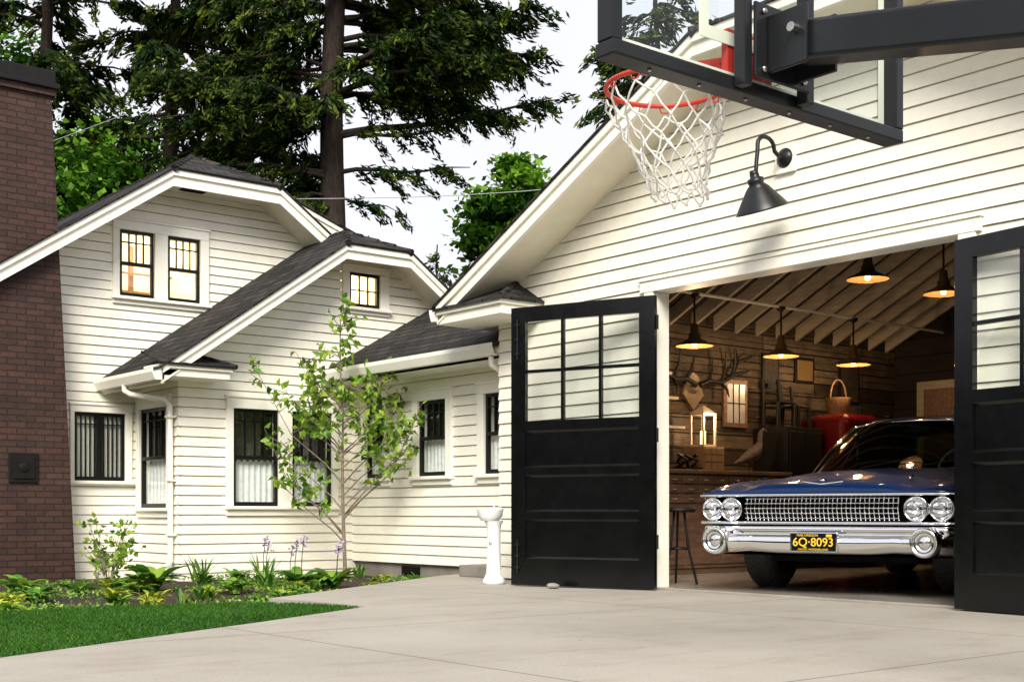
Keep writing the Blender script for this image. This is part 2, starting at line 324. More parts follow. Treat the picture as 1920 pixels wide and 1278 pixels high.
# ================================================================= windows / roofs
def window(parent,P,s0,s1,z0,z1,sashes,style='grid',lit=False,curtain=0,label=None):
    w=MB(); fr=MB(); pa=MB(); si=MB(); cu=MB(); rm=MB()
    ss=sorted(sashes); zt=ss[0][3]; zb=ss[0][2]
    fr.pbox(P,s0,s1,.0,.05,zt,z1); fr.pbox(P,s0-.015,s1+.015,.0,.065,z1,z1+.025)
    fr.pbox(P,s0,s1,.0,.046,z0,zb-.035)
    edges=[s0]+[v for q in ss for v in (q[0],q[1])]+[s1]
    for i in range(0,len(edges),2): fr.pbox(P,edges[i],edges[i+1],.0,.048,zb-.035,zt)
    si.pbox(P,s0-.02,s1+.02,.0,.085,zb-.04,zb-.001)
    for a,b,c,d in ss:
        t=.038
        fr.pbox(P,a,a+.012,-.10,.0,c,d); fr.pbox(P,b-.012,b,-.10,.0,c,d); fr.pbox(P,a,b,-.10,.0,d-.012,d)
        w.pbox(P,a+.006,a+t,-.03,.02,c,d); w.pbox(P,b-t,b-.006,-.03,.02,c,d); w.pbox(P,a+t,b-t,-.03,.018,d-t,d); w.pbox(P,a+t,b-t,-.03,.018,c,c+t+.01)
        A=a+t;B=b-t
        if style!='leaded':
            mid=(c+d)/2; top0=mid+.02
            if style=='hung': w.pbox(P,A,B,-.03,.022,mid-.02,mid+.02)
            nv=3 if style=='hung' else 2
            lo=top0 if style=='hung' else c+t
            for i in range(1,nv+1):
                x=A+(B-A)*i/(nv+1); w.pbox(P,x-.007,x+.007,-.02,.014,lo,d-t)
            zz=[d-t-.10] if style=='hung' else [(c+d)/2]
            for z in zz: w.pbox(P,A,B,-.02,.012,z-.007,z+.007)
        else:
            w.pbox(P,(a+b)/2-.03,(a+b)/2+.03,-.03,.02,c+t,d-t)
            for i in range(1,10):
                if i==5: continue
                x=A+(B-A)*i/10; w.pbox(P,x-.006,x+.006,-.02,.010,c+t,d-t)
            w.pbox(P,A,B,-.02,.008,d-t-.10,d-t-.088)
        pa.face([P(A,-.008,c+t),P(B,-.008,c+t),P(B,-.008,d-t),P(A,-.008,d-t)])
        if curtain:
            zc=c+(d-c)*curtain; nn=30
            cols=[A-.015+(B-A+.03)*i/nn for i in range(nn+1)]
            cu.grid([[P(x,-.062+.014*math.sin(i*1.5+z*3),z+(.014*math.sin(i*1.5) if j==1 else 0)) for i,x in enumerate(cols)] for j,z in enumerate((c+.02,zc))])
    a=ss[0][0]-.05;b=ss[-1][1]+.05;D=-1.1; hi=zt+.01; lo=zb-.3
    q=[(a,D,lo),(b,D,lo),(b,D,hi),(a,D,hi)]
    qf=[(s_,-.105,z_) for s_,_,z_ in q]
    rm.face([P(*v) for v in q])
    for i in range(4): rm.face([P(*q[i]),P(*q[(i+1)%4]),P(*qf[(i+1)%4]),P(*qf[i])])
    if lit:
        H_=zt-zb
        rm.pbox(P,a+.01,b-.01,D+.02,D+.05,zb-.1,zb+.34*H_,1)
        rm.pbox(P,a+.05,b-.05,D+.3,D+.33,zb+.54*H_,zb+.57*H_,1); rm.pbox(P,(a+b)/2-.02,(a+b)/2+.03,D+.2,D+.26,zb,zt,1)
        rm.pbox(P,a+.12,a+.30,D+.3,D+.4,zb+.57*H_,zb+.74*H_,2); rm.pbox(P,b-.3,b-.16,D+.3,D+.4,zb+.57*H_,zb+.7*H_,2)
    else:
        rm.pbox(P,a+.1,a+.45,-.9,-.7,lo+.01,zb+.35*(zt-zb),1)
    W=w.build('window',M_sash,parent,bevel=.003,seg=1)
    if label: W['label']=label
    fr.build('window_frame',M_trim,W,bevel=.004,seg=1); si.build('window_sill',M_trim,W,bevel=.006,seg=1); pa.build('window_pane',M_glass,W)
    if curtain: cu.build('curtain',M_curt,W)
    rm.build('room_interior',[M_intglow if lit else M_intdark,M_woodl,M_red],W)
    if lit:
        L=bpy.data.lights.new('room_lamp','POINT'); L.energy=11; L.color=(1,.68,.34); L.shadow_soft_size=.12
        lo=bpy.data.objects.new('room_lamp',L); link(lo,W); lo.location=P((a+b)/2+.1,-.55,zt-.12)
    return W
def prism(mb,Q,l1,z1,l2,z2,b0,b1,h,m=0):
    mb.hexa([Q(l1,b0,z1-h),Q(l2,b0,z2-h),Q(l2,b1,z2-h),Q(l1,b1,z1-h),Q(l1,b0,z1),Q(l2,b0,z2),Q(l2,b1,z2),Q(l1,b1,z1)],m)
def roof(parent,Q,c,w,zc,m,eL,eR,B,d,t,o,wallL,wallR,gL=True,gR=False,gB=None,h=.18):
    zr=zc+m*w; zl=zc-m*(eL-w); zR=zc-m*(eR-w); ov=.045; f=-.045
    top=MB()
    xl=c-eL-ov; zl2=zl-m*ov; xr=c+eR+ov; zr2=zR-m*ov
    for poly in ([(xl,f,zl2),(c-w,f,zc),(c,d,zr),(c,B,zr),(xl,B,zl2)],[(c+w,f,zc),(xr,f,zr2),(xr,B,zr2),(c,B,zr),(c,d,zr)],[(c-w,f,zc),(c+w,f,zc),(c,d,zr)]):
        top.slab([Q(*p) for p in poly],.022)
    for p0,p1 in (((c-w,f,zc),(c,d,zr)),((c+w,f,zc),(c,d,zr)),((c,d,zr),(c,B,zr))):
        n=max(2,int((Vector(p1)-Vector(p0)).length/.2)); A=Vector(Q(*p0));E=Vector(Q(*p1))
        for i in range(n):
            a=A.lerp(E,i/n);b=A.lerp(E,(i+1.15)/n) if i<n-1 else E
            top.tube([a+Vector((0,0,-.015)),b+Vector((0,0,-.028))],[.045,.04],6,cap=True,sm=False)
    R=top.build('roof',M_shin,parent)
    rb=MB(); pl=[(c-eL,zl),(c-w,zc),(c+w,zc),(c+eR,zR)]
    for (a,za),(b,zb) in zip(pl,pl[1:]):
        prism(rb,Q,a,za-.023,b,zb-.023,0,.04,h); prism(rb,Q,a,za-.023,b,zb-.023,-.028,-.0005,.065); prism(rb,Q,a,za-.008-h,b,zb-.008-h,-.012,-.0005,.022)
    rb.build('rake_board',M_trim,R)
    so=MB()
    def und(l): return zc-t if abs(l-c)<=w else (zl-t+m*(l-(c-eL)) if l<c else zR-t+m*((c+eR)-l))
    for a,b in ((c-eL,c-w),(c-w,c+w),(c+w,c+eR)):
        so.face([Q(a,.04,und(a)),Q(b,.04,und(b)),Q(b,o,und(b)),Q(a,o,und(a))])
    for a,b in ((c-eL,wallL),(wallR,c+eR)):
        so.face([Q(a,o,und(a)),Q(b,o,und(b)),Q(b,B,und(b)),Q(a,B,und(a))])
    for l,zz in ((c-eL,zl),(c+eR,zR)): so.pbox(lambda s_,d_,z_:Q(s_,d_,z_),l-.02,l+.02,.0,B,zz-.2,zz-.032)
    so.build('soffit',M_soffit,R)
    for side,on in ((-1,gL),(1,gR)):
        if not on: continue
        l=c-eL if side<0 else c+eR; zz=(zl if side<0 else zR)-.045
        prof=[(0.02,0),(.02,-.12),(.09,-.12),(.125,-.04),(.125,0),(.113,0),(.113,-.035),(.085,-.105),(.035,-.105),(.035,0)]
        gm=MB(); e=gB if gB else B
        rows=[[Q(l+side*p,b_,zz+q) for p,q in prof] for b_ in (-.02,e)]
        gm.grid(rows,sm=False,closed=True); gm.face(rows[0]); gm.face(rows[1]); gm.build('gutter',M_trim,R)
    return R
def eave_return(parent,Q,l0,l1,o,z0,z1,za,k=.28):
    r=MB(); bx=lambda s_,d_,z_:Q(s_,d_,z_)
    r.pbox(bx,l0,l1,.0,o,z0,z1-.05); r.pbox(bx,l0-.02,l1+.025,-.03,o,z1-.05,z1,0)
    r.build('eave_return',M_trim,parent,bevel=.006,seg=1)
    t=MB()
    t.slab([Q(l0-.05,-.05,z1+.01),Q(l1+.05,-.05,z1+.01),Q(l1+.05-k,o,za),Q(l0-.05,o,za)],.025)
    t.slab([Q(l1+.05,-.05,z1+.01),Q(l1+.05,o,z1+.01),Q(l1+.05-k,o,za)],.025)
    A=Vector(Q(l1+.05,-.05,z1+.01));E=Vector(Q(l1+.05-k,o,za)); t.tube([A,E],.03,6,sm=False)
    t.build('return_roof',M_shin,parent)
PX=lambda x0:(lambda s_,d_,z_:(x0+d_,s_,z_))
PY=lambda y0:(lambda s_,d_,z_:(s_,y0-d_,z_))
PXn=lambda x0:(lambda s_,d_,z_:(x0-d_,s_,z_))
# ================================================================= HOUSE
house=empty('craftsman_house',label='cream clapboard craftsman house with clipped gables and black sash windows',category='house')
PA=PX(-4.585); PB=PX(-3.40); PC=PY(.43); PS=PY(-1.81)
wA=MB(); siding(wA,PA,[(-5.0,-.12),(3.2,-.12),(3.2,2.18),(-.19,4.48),(-1.57,4.48),(-5.0,2.18)],[(-2.10,-.90,3.08,4.055),(-2.6,-1.87,.96,1.88)])
wA.build('wall',M_sid,house)
wB=MB(); siding(wB,PB,[(-1.83,-.12),(2.83,-.12),(2.83,2.30),(.96,3.68),(.06,3.68),(-1.83,2.30)],[(-1.26,.2,.62,1.955),(.265,.93,3.06,3.62)])
wB.build('wall',M_sid,house)
wS=MB(); siding(wS,PS,[(-4.6,-.12),(-3.38,-.12),(-3.38,2.22),(-4.6,2.22)],[(-4.48,-3.54,.60,1.95)]); wS.build('wall',M_sid,house)
wC=MB(); siding(wC,PC,[(-3.4,.08),(.0,.08),(.0,2.27),(-3.4,2.27)],[(-3.15,-2.55,.96,2.0),(-2.09,-1.34,.96,2.0),(-.885,-.135,.96,2.0)]); wC.build('wall',M_sid,house)
f=MB(); f.box(-3.38,.0,.45,.7,-.15,.08); 
f.build('foundation',M_found,house)
for xx in (-2.35,-1.2):
    f=MB(); f.box(xx,xx+.34,.425,.449,-.06,.05)
    for i in range(4): f.box(xx+.02,xx+.32,.415,.424,-.045+i*.025,-.038+i*.025,1)
    f.build('foundation_vent',[M_dark,M_iron],house)
window(house,PA,-2.10,-.90,3.08,4.055,[(-2.02,-1.59,3.17,3.945),(-1.43,-1.01,3.17,3.945)],'hung',lit=True,label='pair of lit double hung windows with black sashes')
window(house,PA,-2.6,-1.87,.96,1.88,[(-2.55,-1.95,1.02,1.80)],'leaded')
window(house,PS,-4.48,-3.54,.60,1.95,[(-4.39,-3.64,.71,1.84)],'hung',curtain=.52)
window(house,PB,-1.26,.2,.62,1.955,[(-1.173,-.598,.73,1.835),(-.423,.116,.73,1.835)],'hung',curtain=.47)
window(house,PB,.265,.93,3.06,3.62,[(.36,.80,3.14,3.56)],'grid',lit=True,label='small lit gable window with six panes')
window(house,PC,-3.15,-2.55,.96,2.0,[(-3.06,-2.66,1.06,1.90)],'hung',curtain=.5)
window(house,PC,-2.09,-1.34,.96,2.0,[(-1.98,-1.45,1.06,1.90)],'hung',curtain=.5)
window(house,PC,-.885,-.135,.96,2.0,[(-.77,-.25,1.06,1.90)],'hung',curtain=.5)
QA=lambda l,b,z:(-4.085-b,l,z); QB=lambda l,b,z:(-2.95-b,l,z)
roof(house,QA,-.88,.69,4.63,.68,4.5,4.2,6.5,1.0,.15,.52,-5.0,3.2,gL=False)
roof(house,QB,.51,.45,3.80,.70,2.71,2.71,1.75,.75,.12,.47,-1.81,2.83,gL=True,gB=1.62,h=.16)
eave_return(house,QB,-2.2,-1.42,.45,2.10,2.23,2.40)
v=MB(); v.box(-4.42,-4.25,-1.35,-1.05,4.468,4.476); v.build('soffit_vent',M_dark,house)
cr=MB()
z=lambda y:2.35+.57*(y-.03)
cr.slab([(-3.42,-.02,z(-.02)),(-.02,-.02,z(-.02)),(-.02,2.6,z(2.6)),(-3.42,2.6,z(2.6))],.03)
cr.slab([(-3.42,2.6,z(2.6)),(-.02,2.6,z(2.6)),(-.02,5,z(.2)),(-3.42,5,z(.2))],.03)
Rc=cr.build('roof',M_shin,house)
so=MB(); so.box(-3.4,-.02,.03,.44,2.18,2.21); so.box(-3.4,-.02,.03,.06,2.181,2.30); so.build('soffit',M_trim,Rc)
prof=[(0.02,0),(.02,-.12),(.09,-.12),(.125,-.04),(.125,0),(.113,0),(.113,-.035),(.085,-.105),(.035,-.105),(.035,0)]
gm=MB(); rows=[[(x_,.035-p,2.325+q) for p,q in prof] for x_ in (-3.36,-.03)]; gm.grid(rows,sm=False,closed=True); gm.face(rows[0]); gm.face(rows[1]); gm.build('gutter',M_trim,Rc)
bk=MB(); bk.box(-10.4,-4.62,-4.95,3.15,-.12,2.1); bk.build('rear_wall',M_sid,house)
QD=lambda l,b,z:(-6.0-b,l,z); dg=MB()
for (a,za),(b,zb) in zip([(.3,5.0),(1.1,5.0)],[(1.1,5.0),(3.0,4.33)]): prism(dg,QD,a,za,b,zb,0,.04,.17); prism(dg,QD,a,za,b,zb,-.025,-.001,.06)
dg.build('rear_rake_board',M_trim,house)
dg=MB(); dg.slab([(-5.95,.3,5.04),(-5.95,1.1,5.04),(-9.5,1.1,5.04),(-9.5,.3,5.04)],.03); dg.slab([(-5.95,1.1,5.04),(-5.95,3.05,4.35),(-9.5,3.05,4.35),(-9.5,1.1,5.04)],.03); dg.build('rear_roof',M_shin,house)
dg=MB(); siding(dg,PX(-6.3),[(.3,3.3),(3.0,3.3),(3.0,4.2),(1.1,4.85),(.3,4.85)]); dg.build('rear_gable_wall',M_sid,house)
d=MB(); d.tube([(-3.80,-2.27,2.06),(-3.80,-2.27,2.00),(-3.76,-2.22,1.96),(-3.52,-1.93,1.90),(-3.47,-1.885,1.84),(-3.47,-1.88,.35),(-3.47,-1.88,.12),(-3.42,-1.98,.02)],.032,8)
for zz in (1.7,1.0,.4): d.box(-3.52,-3.42,-1.925,-1.83,zz,zz+.02)
d.build('downspout',M_trim,house)
d=MB(); d.tube([(-.12,-.02,2.2),(-.12,-.02,2.12),(-.10,.1,2.05),(-.08,.36,1.98),(-.07,.39,1.9),(-.07,.39,.15)],.03,8); d.build('downspout',M_trim,house)
# chimney
c=MB(); yb0,yb1,yt0,yt1=-4.35,-2.66,-4.15,-2.93
def ch(z): t=(z+.13)/5.3; return yb0+(yt0-yb0)*t, yb1+(yt1-yb1)*t
zs=[-.13+5.33*i/10 for i in range(11)]
for a,b in zip(zs,zs[1:]):
    a0,a1=ch(a);b0,b1=ch(b)
    c.face([(-4.2,a0,a),(-4.2,a1,a),(-4.2,b1,b),(-4.2,b0,b)]); c.face([(-4.2,a1,a),(-4.9,a1,a),(-4.9,b1,b),(-4.2,b1,b)]); c.face([(-4.9,a0,a),(-4.2,a0,a),(-4.2,b0,b),(-4.9,b0,b)]); c.face([(-4.9,a1,a),(-4.9,a0,a),(-4.9,b0,b),(-4.9,b1,b)])
c.box(-4.94,-4.16,-4.2,-2.89,5.2,5.27)
CH=c.build('chimney',M_brick,house)
c=MB(); c.box(-5.0,-4.12,-4.25,-2.86,5.27,5.33); c.box(-4.97,-4.15,-4.2,-2.90,5.33,5.47); c.build('chimney_cap',M_iron,CH,bevel=.01)
c=MB(); c.box(-4.199,-4.175,-3.39,-3.08,.98,1.30); c.box(-4.175,-4.16,-3.35,-3.12,1.02,1.26); c.lathe([(0,.0),(.05,.0),(.05,.012),(0,.012)],12,Matrix.Translation((-4.16,-3.235,1.14))@Matrix.Rotation(math.pi/2,4,'Y'))
c.tube([(-4.155,-3.33,1.2),(-4.145,-3.33,1.2)],.012,6); c.build('cleanout_door',M_iron,CH,bevel=.004)
c=MB(); c.tube([(-4.54,-2.35,.12),(-4.40,-2.35,.12),(-4.38,-2.35,.08),(-4.38,-2.35,-.1)],.02,8); c.box(-4.55,-4.5,-2.28,-2.18,.06,.2); c.build('wall_pipe',M_steel,house)
st=MB(); st.box(-.75,-.02,.05,.42,0.001,.12); st.build('step',M_found,house,bevel=.01)
# ================================================================= GARAGE
GW=7.8; GC=3.9
garage=empty('garage_building',label='cream clapboard garage with clipped gable, open carriage doors and plank interior',category='garage')
PG=PY(0)
w=MB(); siding(w,PG,[(0,.02),(GW,.02),(GW,2.70),(4.775,4.2125),(3.025,4.2125),(0,2.70)],[(2.07,5.10,0,2.625)],e=.116); w.build('wall',M_sid,garage)
w=MB(); siding(w,PXn(0),[(0,.02),(6.5,.02),(6.5,2.7),(0,2.7)],e=.116); w.build('wall',M_sid,garage)
w=MB(); siding(w,PX(GW),[(0,.02),(6.5,.02),(6.5,2.7),(0,2.7)],e=.116); w.box(0,GW,6.45,6.5,0,2.7); w.face([(0,6.5,2.7),(GW,6.5,2.7),(4.775,6.5,4.2),(3.025,6.5,4.2)]); w.build('wall',M_sid,garage)
QG=lambda l,b,z:(l,-.5+b,z)
roof(garage,QG,GC,.875,4.3825,.5,4.25,4.25,7.1,1.1,.17,.52,0,GW,gL=True,gR=True,h=.165)
eave_return(garage,QG,-.33,.64,.5,2.49,2.63,2.88,k=.42)
c=MB()
c.box(2.03,2.135,-.045,.0,0.0,2.535); c.box(5.02,5.15,-.045,.0,0,2.535); c.box(1.98,5.19,-.047,.0,2.537,2.63); c.box(1.965,5.205,-.06,.0,2.631,2.648)
c.box(2.10,2.145,.001,.15,0,2.535); c.box(5.005,5.05,.001,.15,0,2.535); c.box(2.10,5.05,.001,.15,2.537,2.64)
c.build('door_casing',M_trim,garage,bevel=.004,seg=1)
f=MB(); f.box(.02,GW-.02,0.0,6.44,-.1,.022); f.build('garage_floor',M_floor,garage,bevel=.01)
w=MB()
z_=0.02; i=0
while z_<2.9:
    dd=random.uniform(0,.018); hh=random.choice([.15,.19,.22,.17]); w.box(.10,.125+dd,.05,3.1+((i*1.37)%2.6),z_,min(2.95,z_+hh-.006)); w.box(.10,.125+random.uniform(0,.018),3.106+((i*1.37)%2.6),6.4,z_,min(2.95,z_+hh-.006)); z_+=hh; i+=1
w.build('interior_plank_wall',M_plank,garage,bevel=.003,seg=1)
R1=GW-.12
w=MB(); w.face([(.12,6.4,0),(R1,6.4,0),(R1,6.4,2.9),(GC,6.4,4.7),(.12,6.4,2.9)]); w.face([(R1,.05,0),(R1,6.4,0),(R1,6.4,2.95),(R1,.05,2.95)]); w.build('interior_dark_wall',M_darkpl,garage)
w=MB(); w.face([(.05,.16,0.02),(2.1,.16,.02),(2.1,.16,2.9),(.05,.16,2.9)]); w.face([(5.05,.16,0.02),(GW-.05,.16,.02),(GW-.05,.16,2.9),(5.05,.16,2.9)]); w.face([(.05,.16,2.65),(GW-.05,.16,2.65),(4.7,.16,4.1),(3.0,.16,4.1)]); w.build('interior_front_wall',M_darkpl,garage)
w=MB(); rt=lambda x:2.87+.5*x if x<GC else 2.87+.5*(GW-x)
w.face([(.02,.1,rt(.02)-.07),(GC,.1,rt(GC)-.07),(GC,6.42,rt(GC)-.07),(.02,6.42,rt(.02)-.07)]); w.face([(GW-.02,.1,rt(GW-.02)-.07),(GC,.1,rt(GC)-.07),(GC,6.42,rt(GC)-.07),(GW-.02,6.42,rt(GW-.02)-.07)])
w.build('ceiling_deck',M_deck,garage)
raf=MB()
for a,b in ((.1,GC-.015),(GW-.1,GC+.015)):
    raf.hexa([(a,0,rt(a)-.24),(b,0,rt(b)-.24),(b,.045,rt(b)-.24),(a,.045,rt(a)-.24),(a,0,rt(a)-.075),(b,0,rt(b)-.075),(b,.045,rt(b)-.075),(a,.045,rt(a)-.075)])
r0=raf.build('rafter',M_rafter,garage,bevel=.004,seg=1); r0.location=(0,1.15,0)
for i in range(1,15):
    r=r0.copy(); COL.objects.link(r); r.parent=garage; r.location=(0,1.15+i*.36,0)
c=MB(); c.tube([(.9,.9,2.886),(.9,6.3,2.886)],.016,8); c.tube([(.9,1.2,2.886),(.2,1.2,2.86)],.013,8); c.build('conduit',M_trim,garage)
# doors
def leaf(M,label):
    L=1.40; th=.05; zt=2.485; zb=.012; o=MB()
    st=.145
    for a,b in ((0,st),(L-st,L)): o.box(a,b,-th/2,th/2,zb,zt,0,M)
    rails=[(zb,.25),(.60,.665),(.99,1.055),(1.385,1.47),(2.35,zt)]
    for a,b in rails: o.box(st,L-st,-th/2,th/2,a,b,0,M)
    for (a,b),(c_,d_) in zip(rails[:3],rails[1:4]):
        o.box(st,L-st,-.006,.006,b,c_,0,M)
        for sy in (-1,1):
            y0=sy*.006;y1=sy*.0249
            o.hexa([M@Vector(q) for q in [(st,y0,b),(L-st,y0,b),(L-st,y1,b),(st,y1,b),(st,y0,b+.020),(L-st,y0,b+.020),(L-st,y1,b+.001),(st,y1,b+.001)]])
            o.hexa([M@Vector(q) for q in [(st,y0,c_-.022),(L-st,y0,c_-.022),(L-st,y1,c_-.001),(st,y1,c_-.001),(st,y0,c_),(L-st,y0,c_),(L-st,y1,c_),(st,y1,c_)]])
    w0,w1=1.47,2.35
    for i in (1,2):
        x=st+(L-2*st)*i/3; o.box(x-.014,x+.014,-.018,.018,w0,w1,0,M)
    zm=(w0+w1)/2; o.box(st,L-st,-.0175,.0175,zm-.014,zm+.014,0,M)
    D=o.build('garage_door',M_blk,garage,bevel=.003,seg=1,label=label)
    p=MB(); p.face([M@Vector(q) for q in [(st,.0,w0),(L-st,.0,w0),(L-st,.0,w1),(st,.0,w1)]]); p.build('door_glass',M_glass,D)
    for zz in (.35,1.25,2.2):
        h=MB(); h.tube([M@Vector((-.012,0,zz)),M@Vector((-.012,0,zz+.12))],.012,8); h.build('hinge',M_iron,D)
    for z0,z1 in ((.12,.42),(2.02,2.38)):
        for sy in (-1,1):
            b=MB(); b.tube([M@Vector((L-.07,sy*.035,z0)),M@Vector((L-.07,sy*.035,z1))],.008,6)
            for zz in (z0+.05,(z0+z1)/2,z1-.05): b.box(L-.09,L-.05,sy*.035-.010,sy*.035+.010,zz-.010,zz+.010,0,M)
            b.build('door_bolt',M_blkmetal,D)
al=math.radians(20.5)
leaf(Matrix.Translation((2.235,-.105,0))@Matrix.Rotation(math.pi+al,4,'Z'),'black panelled door leaf with six panes swung open')
al=math.radians(-7)
leaf(Matrix.Translation((5.04,-.085,0))@Matrix.Rotation(al,4,'Z'),'black panelled door leaf folded back on wall')
# gooseneck
bl=MB()
bl.lathe([(0,0),(.075,0),(.075,.02),(.05,.035),(.03,.05),(0,.05)],20,Matrix.Translation((3.55,-.03,3.37))@Matrix.Rotation(math.pi/2,4,'X'))
bl.box(3.46,3.64,-.045,.0,3.26,3.48,1)
arc=[(3.55,-.06,3.37),(3.55,-.12,3.375),(3.55,-.165,3.40)]
for i in range(9): arc.append((3.55,-.265+.095*math.cos(math.pi*i/8),3.42+.07*math.sin(math.pi*i/8)))
arc+= [(3.55,-.362,3.36),(3.55,-.375,3.28),(3.55,-.38,3.18)]
bl.tube(arc,.016,10)
LA=empty('gooseneck_barn_light',label='black gooseneck barn light mounted on the garage gable',category='wall lamp')
bl.build('lamp_arm',[M_blkmetal,M_trim],LA)
sh=MB(); Ms=Matrix.Translation((3.55,-.385,3.145))@Matrix.Rotation(math.radians(20),4,'X')
sh.lathe([(.0,.075),(.028,.075),(.034,.05),(.036,.02),(.060,.012),(.062,-.012),(.055,-.03),(.085,-.06),(.125,-.115),(.165,-.17),(.195,-.215),(.200,-.228),(.192,-.222),(.12,-.118),(.08,-.065),(0,-.06)],36,Ms)
sh.build('lamp_shade',M_blkmetal,LA)
# ================================================================= interior lamps
def pendant(x,y,z,top,k=1.0):
    E=empty('pendant_lamp',label='warehouse pendant lamp with warm bulb hanging from the rafters',category='pendant lamp',group='warehouse pendant lamps in the garage')
    T=Matrix.Translation((x,y,z)); T2=T@Matrix.Scale(1.1,4); a=MB()
    a.lathe([(.02,.20),(.035,.19),(.04,.12),(.055,.10),(.06,.06),(.10,.035),(.17,.0),(.175,-.012)],28,T2); s=a.build('lamp_shade',M_shade,E)
    a=MB(); a.lathe([(.0,.055),(.055,.052),(.098,.030),(.166,-.004),(.172,-.011)],28,T2); a.build('shade_lining',M_shadein,s)
    a=MB(); a.tube([(x,y,z+.2),(x,y,top)],.011,6); a.lathe([(.05,0),(.05,-.03),(.02,-.05)],12,Matrix.Translation((x,y,top))); a.build('lamp_cord',M_iron,E)
    a=MB(); a.lathe([(0,.03),(.018,.02),(.028,0),(.028,-.015),(.015,-.03),(0,-.034)],12,T@Matrix.Translation((0,0,.012))); a.build('bulb',M_bulb,E)
    L=bpy.data.lights.new('lamp_light','POINT'); L.energy=19*k; L.color=(1,.66,.36); L.shadow_soft_size=.05
    o=bpy.data.objects.new('lamp_light',L); link(o,E); o.location=(x,y,z-.10)
for y in (1.81,3.18,4.47): pendant(.9,y,2.36,2.886)
for y in (2.07,3.30): pendant(2.8,y,2.80,rt(2.8)-.1,.5)
# ================================================================= interior things
E=empty('apothecary_cabinet',label='brown wooden cabinet with rows of small drawers',category='cabinet')
b=MB(); b.box(.15,.72,1.30,3.50,.08,1.06); b.box(.13,.77,1.26,3.54,1.06,1.10); b.box(.18,.70,1.33,3.47,.023,.08); b.build('cabinet_body',M_woodr,E,bevel=.006)
for r in range(3):
    for q in range(9):
        dr=MB(); kn=MB()
        y0=1.33+q*.24; z0=.75+r*.10
        dr.box(.72,.740,y0+.012,y0+.222,z0+.008,z0+.090); kn.tube([(.740,y0+.09,z0+.05),(.760,y0+.1,z0+.042),(.760,y0+.13,z0+.042),(.740,y0+.14,z0+.05)],.007,6)
        D_=dr.build('drawer',M_woodr,E,bevel=.004,seg=1); kn.build('drawer_pull',M_steel,D_)
for q in range(4):
    dr=MB(); kn=MB(); y0=1.33+q*.54; dr.box(.72,.737,y0+.01,y0+.52,.12,.73); dr.box(.737,.742,y0+.07,y0+.46,.18,.67); kn.tube([(.737,y0+.26,.45),(.765,y0+.26,.45)],.015,8)
    D_=dr.build('cabinet_door',M_woodr,E,bevel=.003,seg=1); kn.build('knob',M_steel,D_)
b=MB()
for i in range(3): b.box(.25,.55,1.45,1.75,1.102+i*.11,1.20+i*.11)
b.box(.27,.53,1.47,1.73,1.11,1.40); b.build('wooden_crate',M_woodl,None,bevel=.004,label='pale wooden crate standing on the drawer cabinet',category='crate')
b=MB(); b.box(.3,.6,2.28,2.60,1.102,1.36)
for r in range(3):
    for q in range(3): b.box(.6,.61,2.29+q*.105,2.38+q*.105,1.115+r*.08,1.185+r*.08)
b.build('small_drawer_box',M_woodl,None,bevel=.003,label='small pale drawer box on the cabinet',category='box')
E=empty('lantern',label='square metal lantern glowing on the small drawer box',category='lantern')
b=MB(); x0,x1,y0,y1=.34,.54,2.34,2.54
b.box(x0,x1,y0,y1,1.362,1.385); b.box(x0,x1,y0,y1,1.70,1.72)
for xx in (x0,x1-.02):
    for yy in (y0,y1-.02): b.box(xx,xx+.02,yy,yy+.02,1.385,1.70)
b.hexa([(x0,y0,1.72),(x1,y0,1.72),(x1,y1,1.72),(x0,y1,1.72),(.42,2.42,1.80),(.46,2.42,1.80),(.46,2.46,1.80),(.42,2.46,1.80)])
b.build('lantern_frame',M_rafter,E)
b=MB(); b.lathe([(0,0),(.03,0),(.03,.14),(0,.15)],12,Matrix.Translation((.44,2.44,1.39))); b.build('lantern_candle',M_bulb,E)
L=bpy.data.lights.new('lantern_light','POINT'); L.energy=12; L.color=(1,.70,.42); L.shadow_soft_size=.04; o=bpy.data.objects.new('lantern_light',L); link(o,E); o.location=(.6,2.44,1.66)
for i,zz in enumerate((1.55,1.86,2.12)):
    b=MB(); b.box(.145,.36,1.05,2.25-.1*i,zz,zz+.03); b.box(.145,.17,1.2,1.23,zz-.18,zz); b.box(.145,.17,1.9,1.93,zz-.18,zz)
    b.build('wall_shelf',M_rafter,None,bevel=.003,label='pale painted shelf board fixed to the plank wall',category='shelf',group='plank wall shelves')
jr=random.Random(4)
jars=[(1.12+q*.125+jr.uniform(-.02,.02),zz,jr.uniform(.08,.2),jr.uniform(.03,.055)) for zz,nq in ((1.58,9),(1.89,8),(2.15,7)) for q in range(nq)]
for i,(yy,zz,hh,rr) in enumerate(jars):
    b=MB(); b.lathe([(0,0),(rr,0),(rr*1.05,hh*.5),(rr*.6,hh*.75),(rr*.45,hh*.8),(rr*.5,hh),(0,hh)],14,Matrix.Translation((.25,yy,zz+.001)))
    b.build('jar',jr.choice([M_iron,M_woodl,M_bird,M_steel,M_woodr]),None,label='small old jar standing on the wall shelf',category='jar',group='jars on the wall shelves')
E=empty('antler_mount',label='antlers on a wooden shield hung on the plank wall',category='antlers')
b=MB(); b.slab([(.175,2.42,1.95),(.175,2.50,2.15),(.175,2.58,2.2),(.175,2.66,2.15),(.175,2.74,1.95),(.175,2.58,1.78)],.03,0,(-1,0,0)); b.lathe([(0,.0),(.06,.0),(.04,.06),(0,.08)],10,Matrix.Translation((.175,2.58,2.02))@Matrix.Rotation(math.pi/2,4,'Y')); b.build('shield',M_bone,E,bevel=.004)
b=MB()
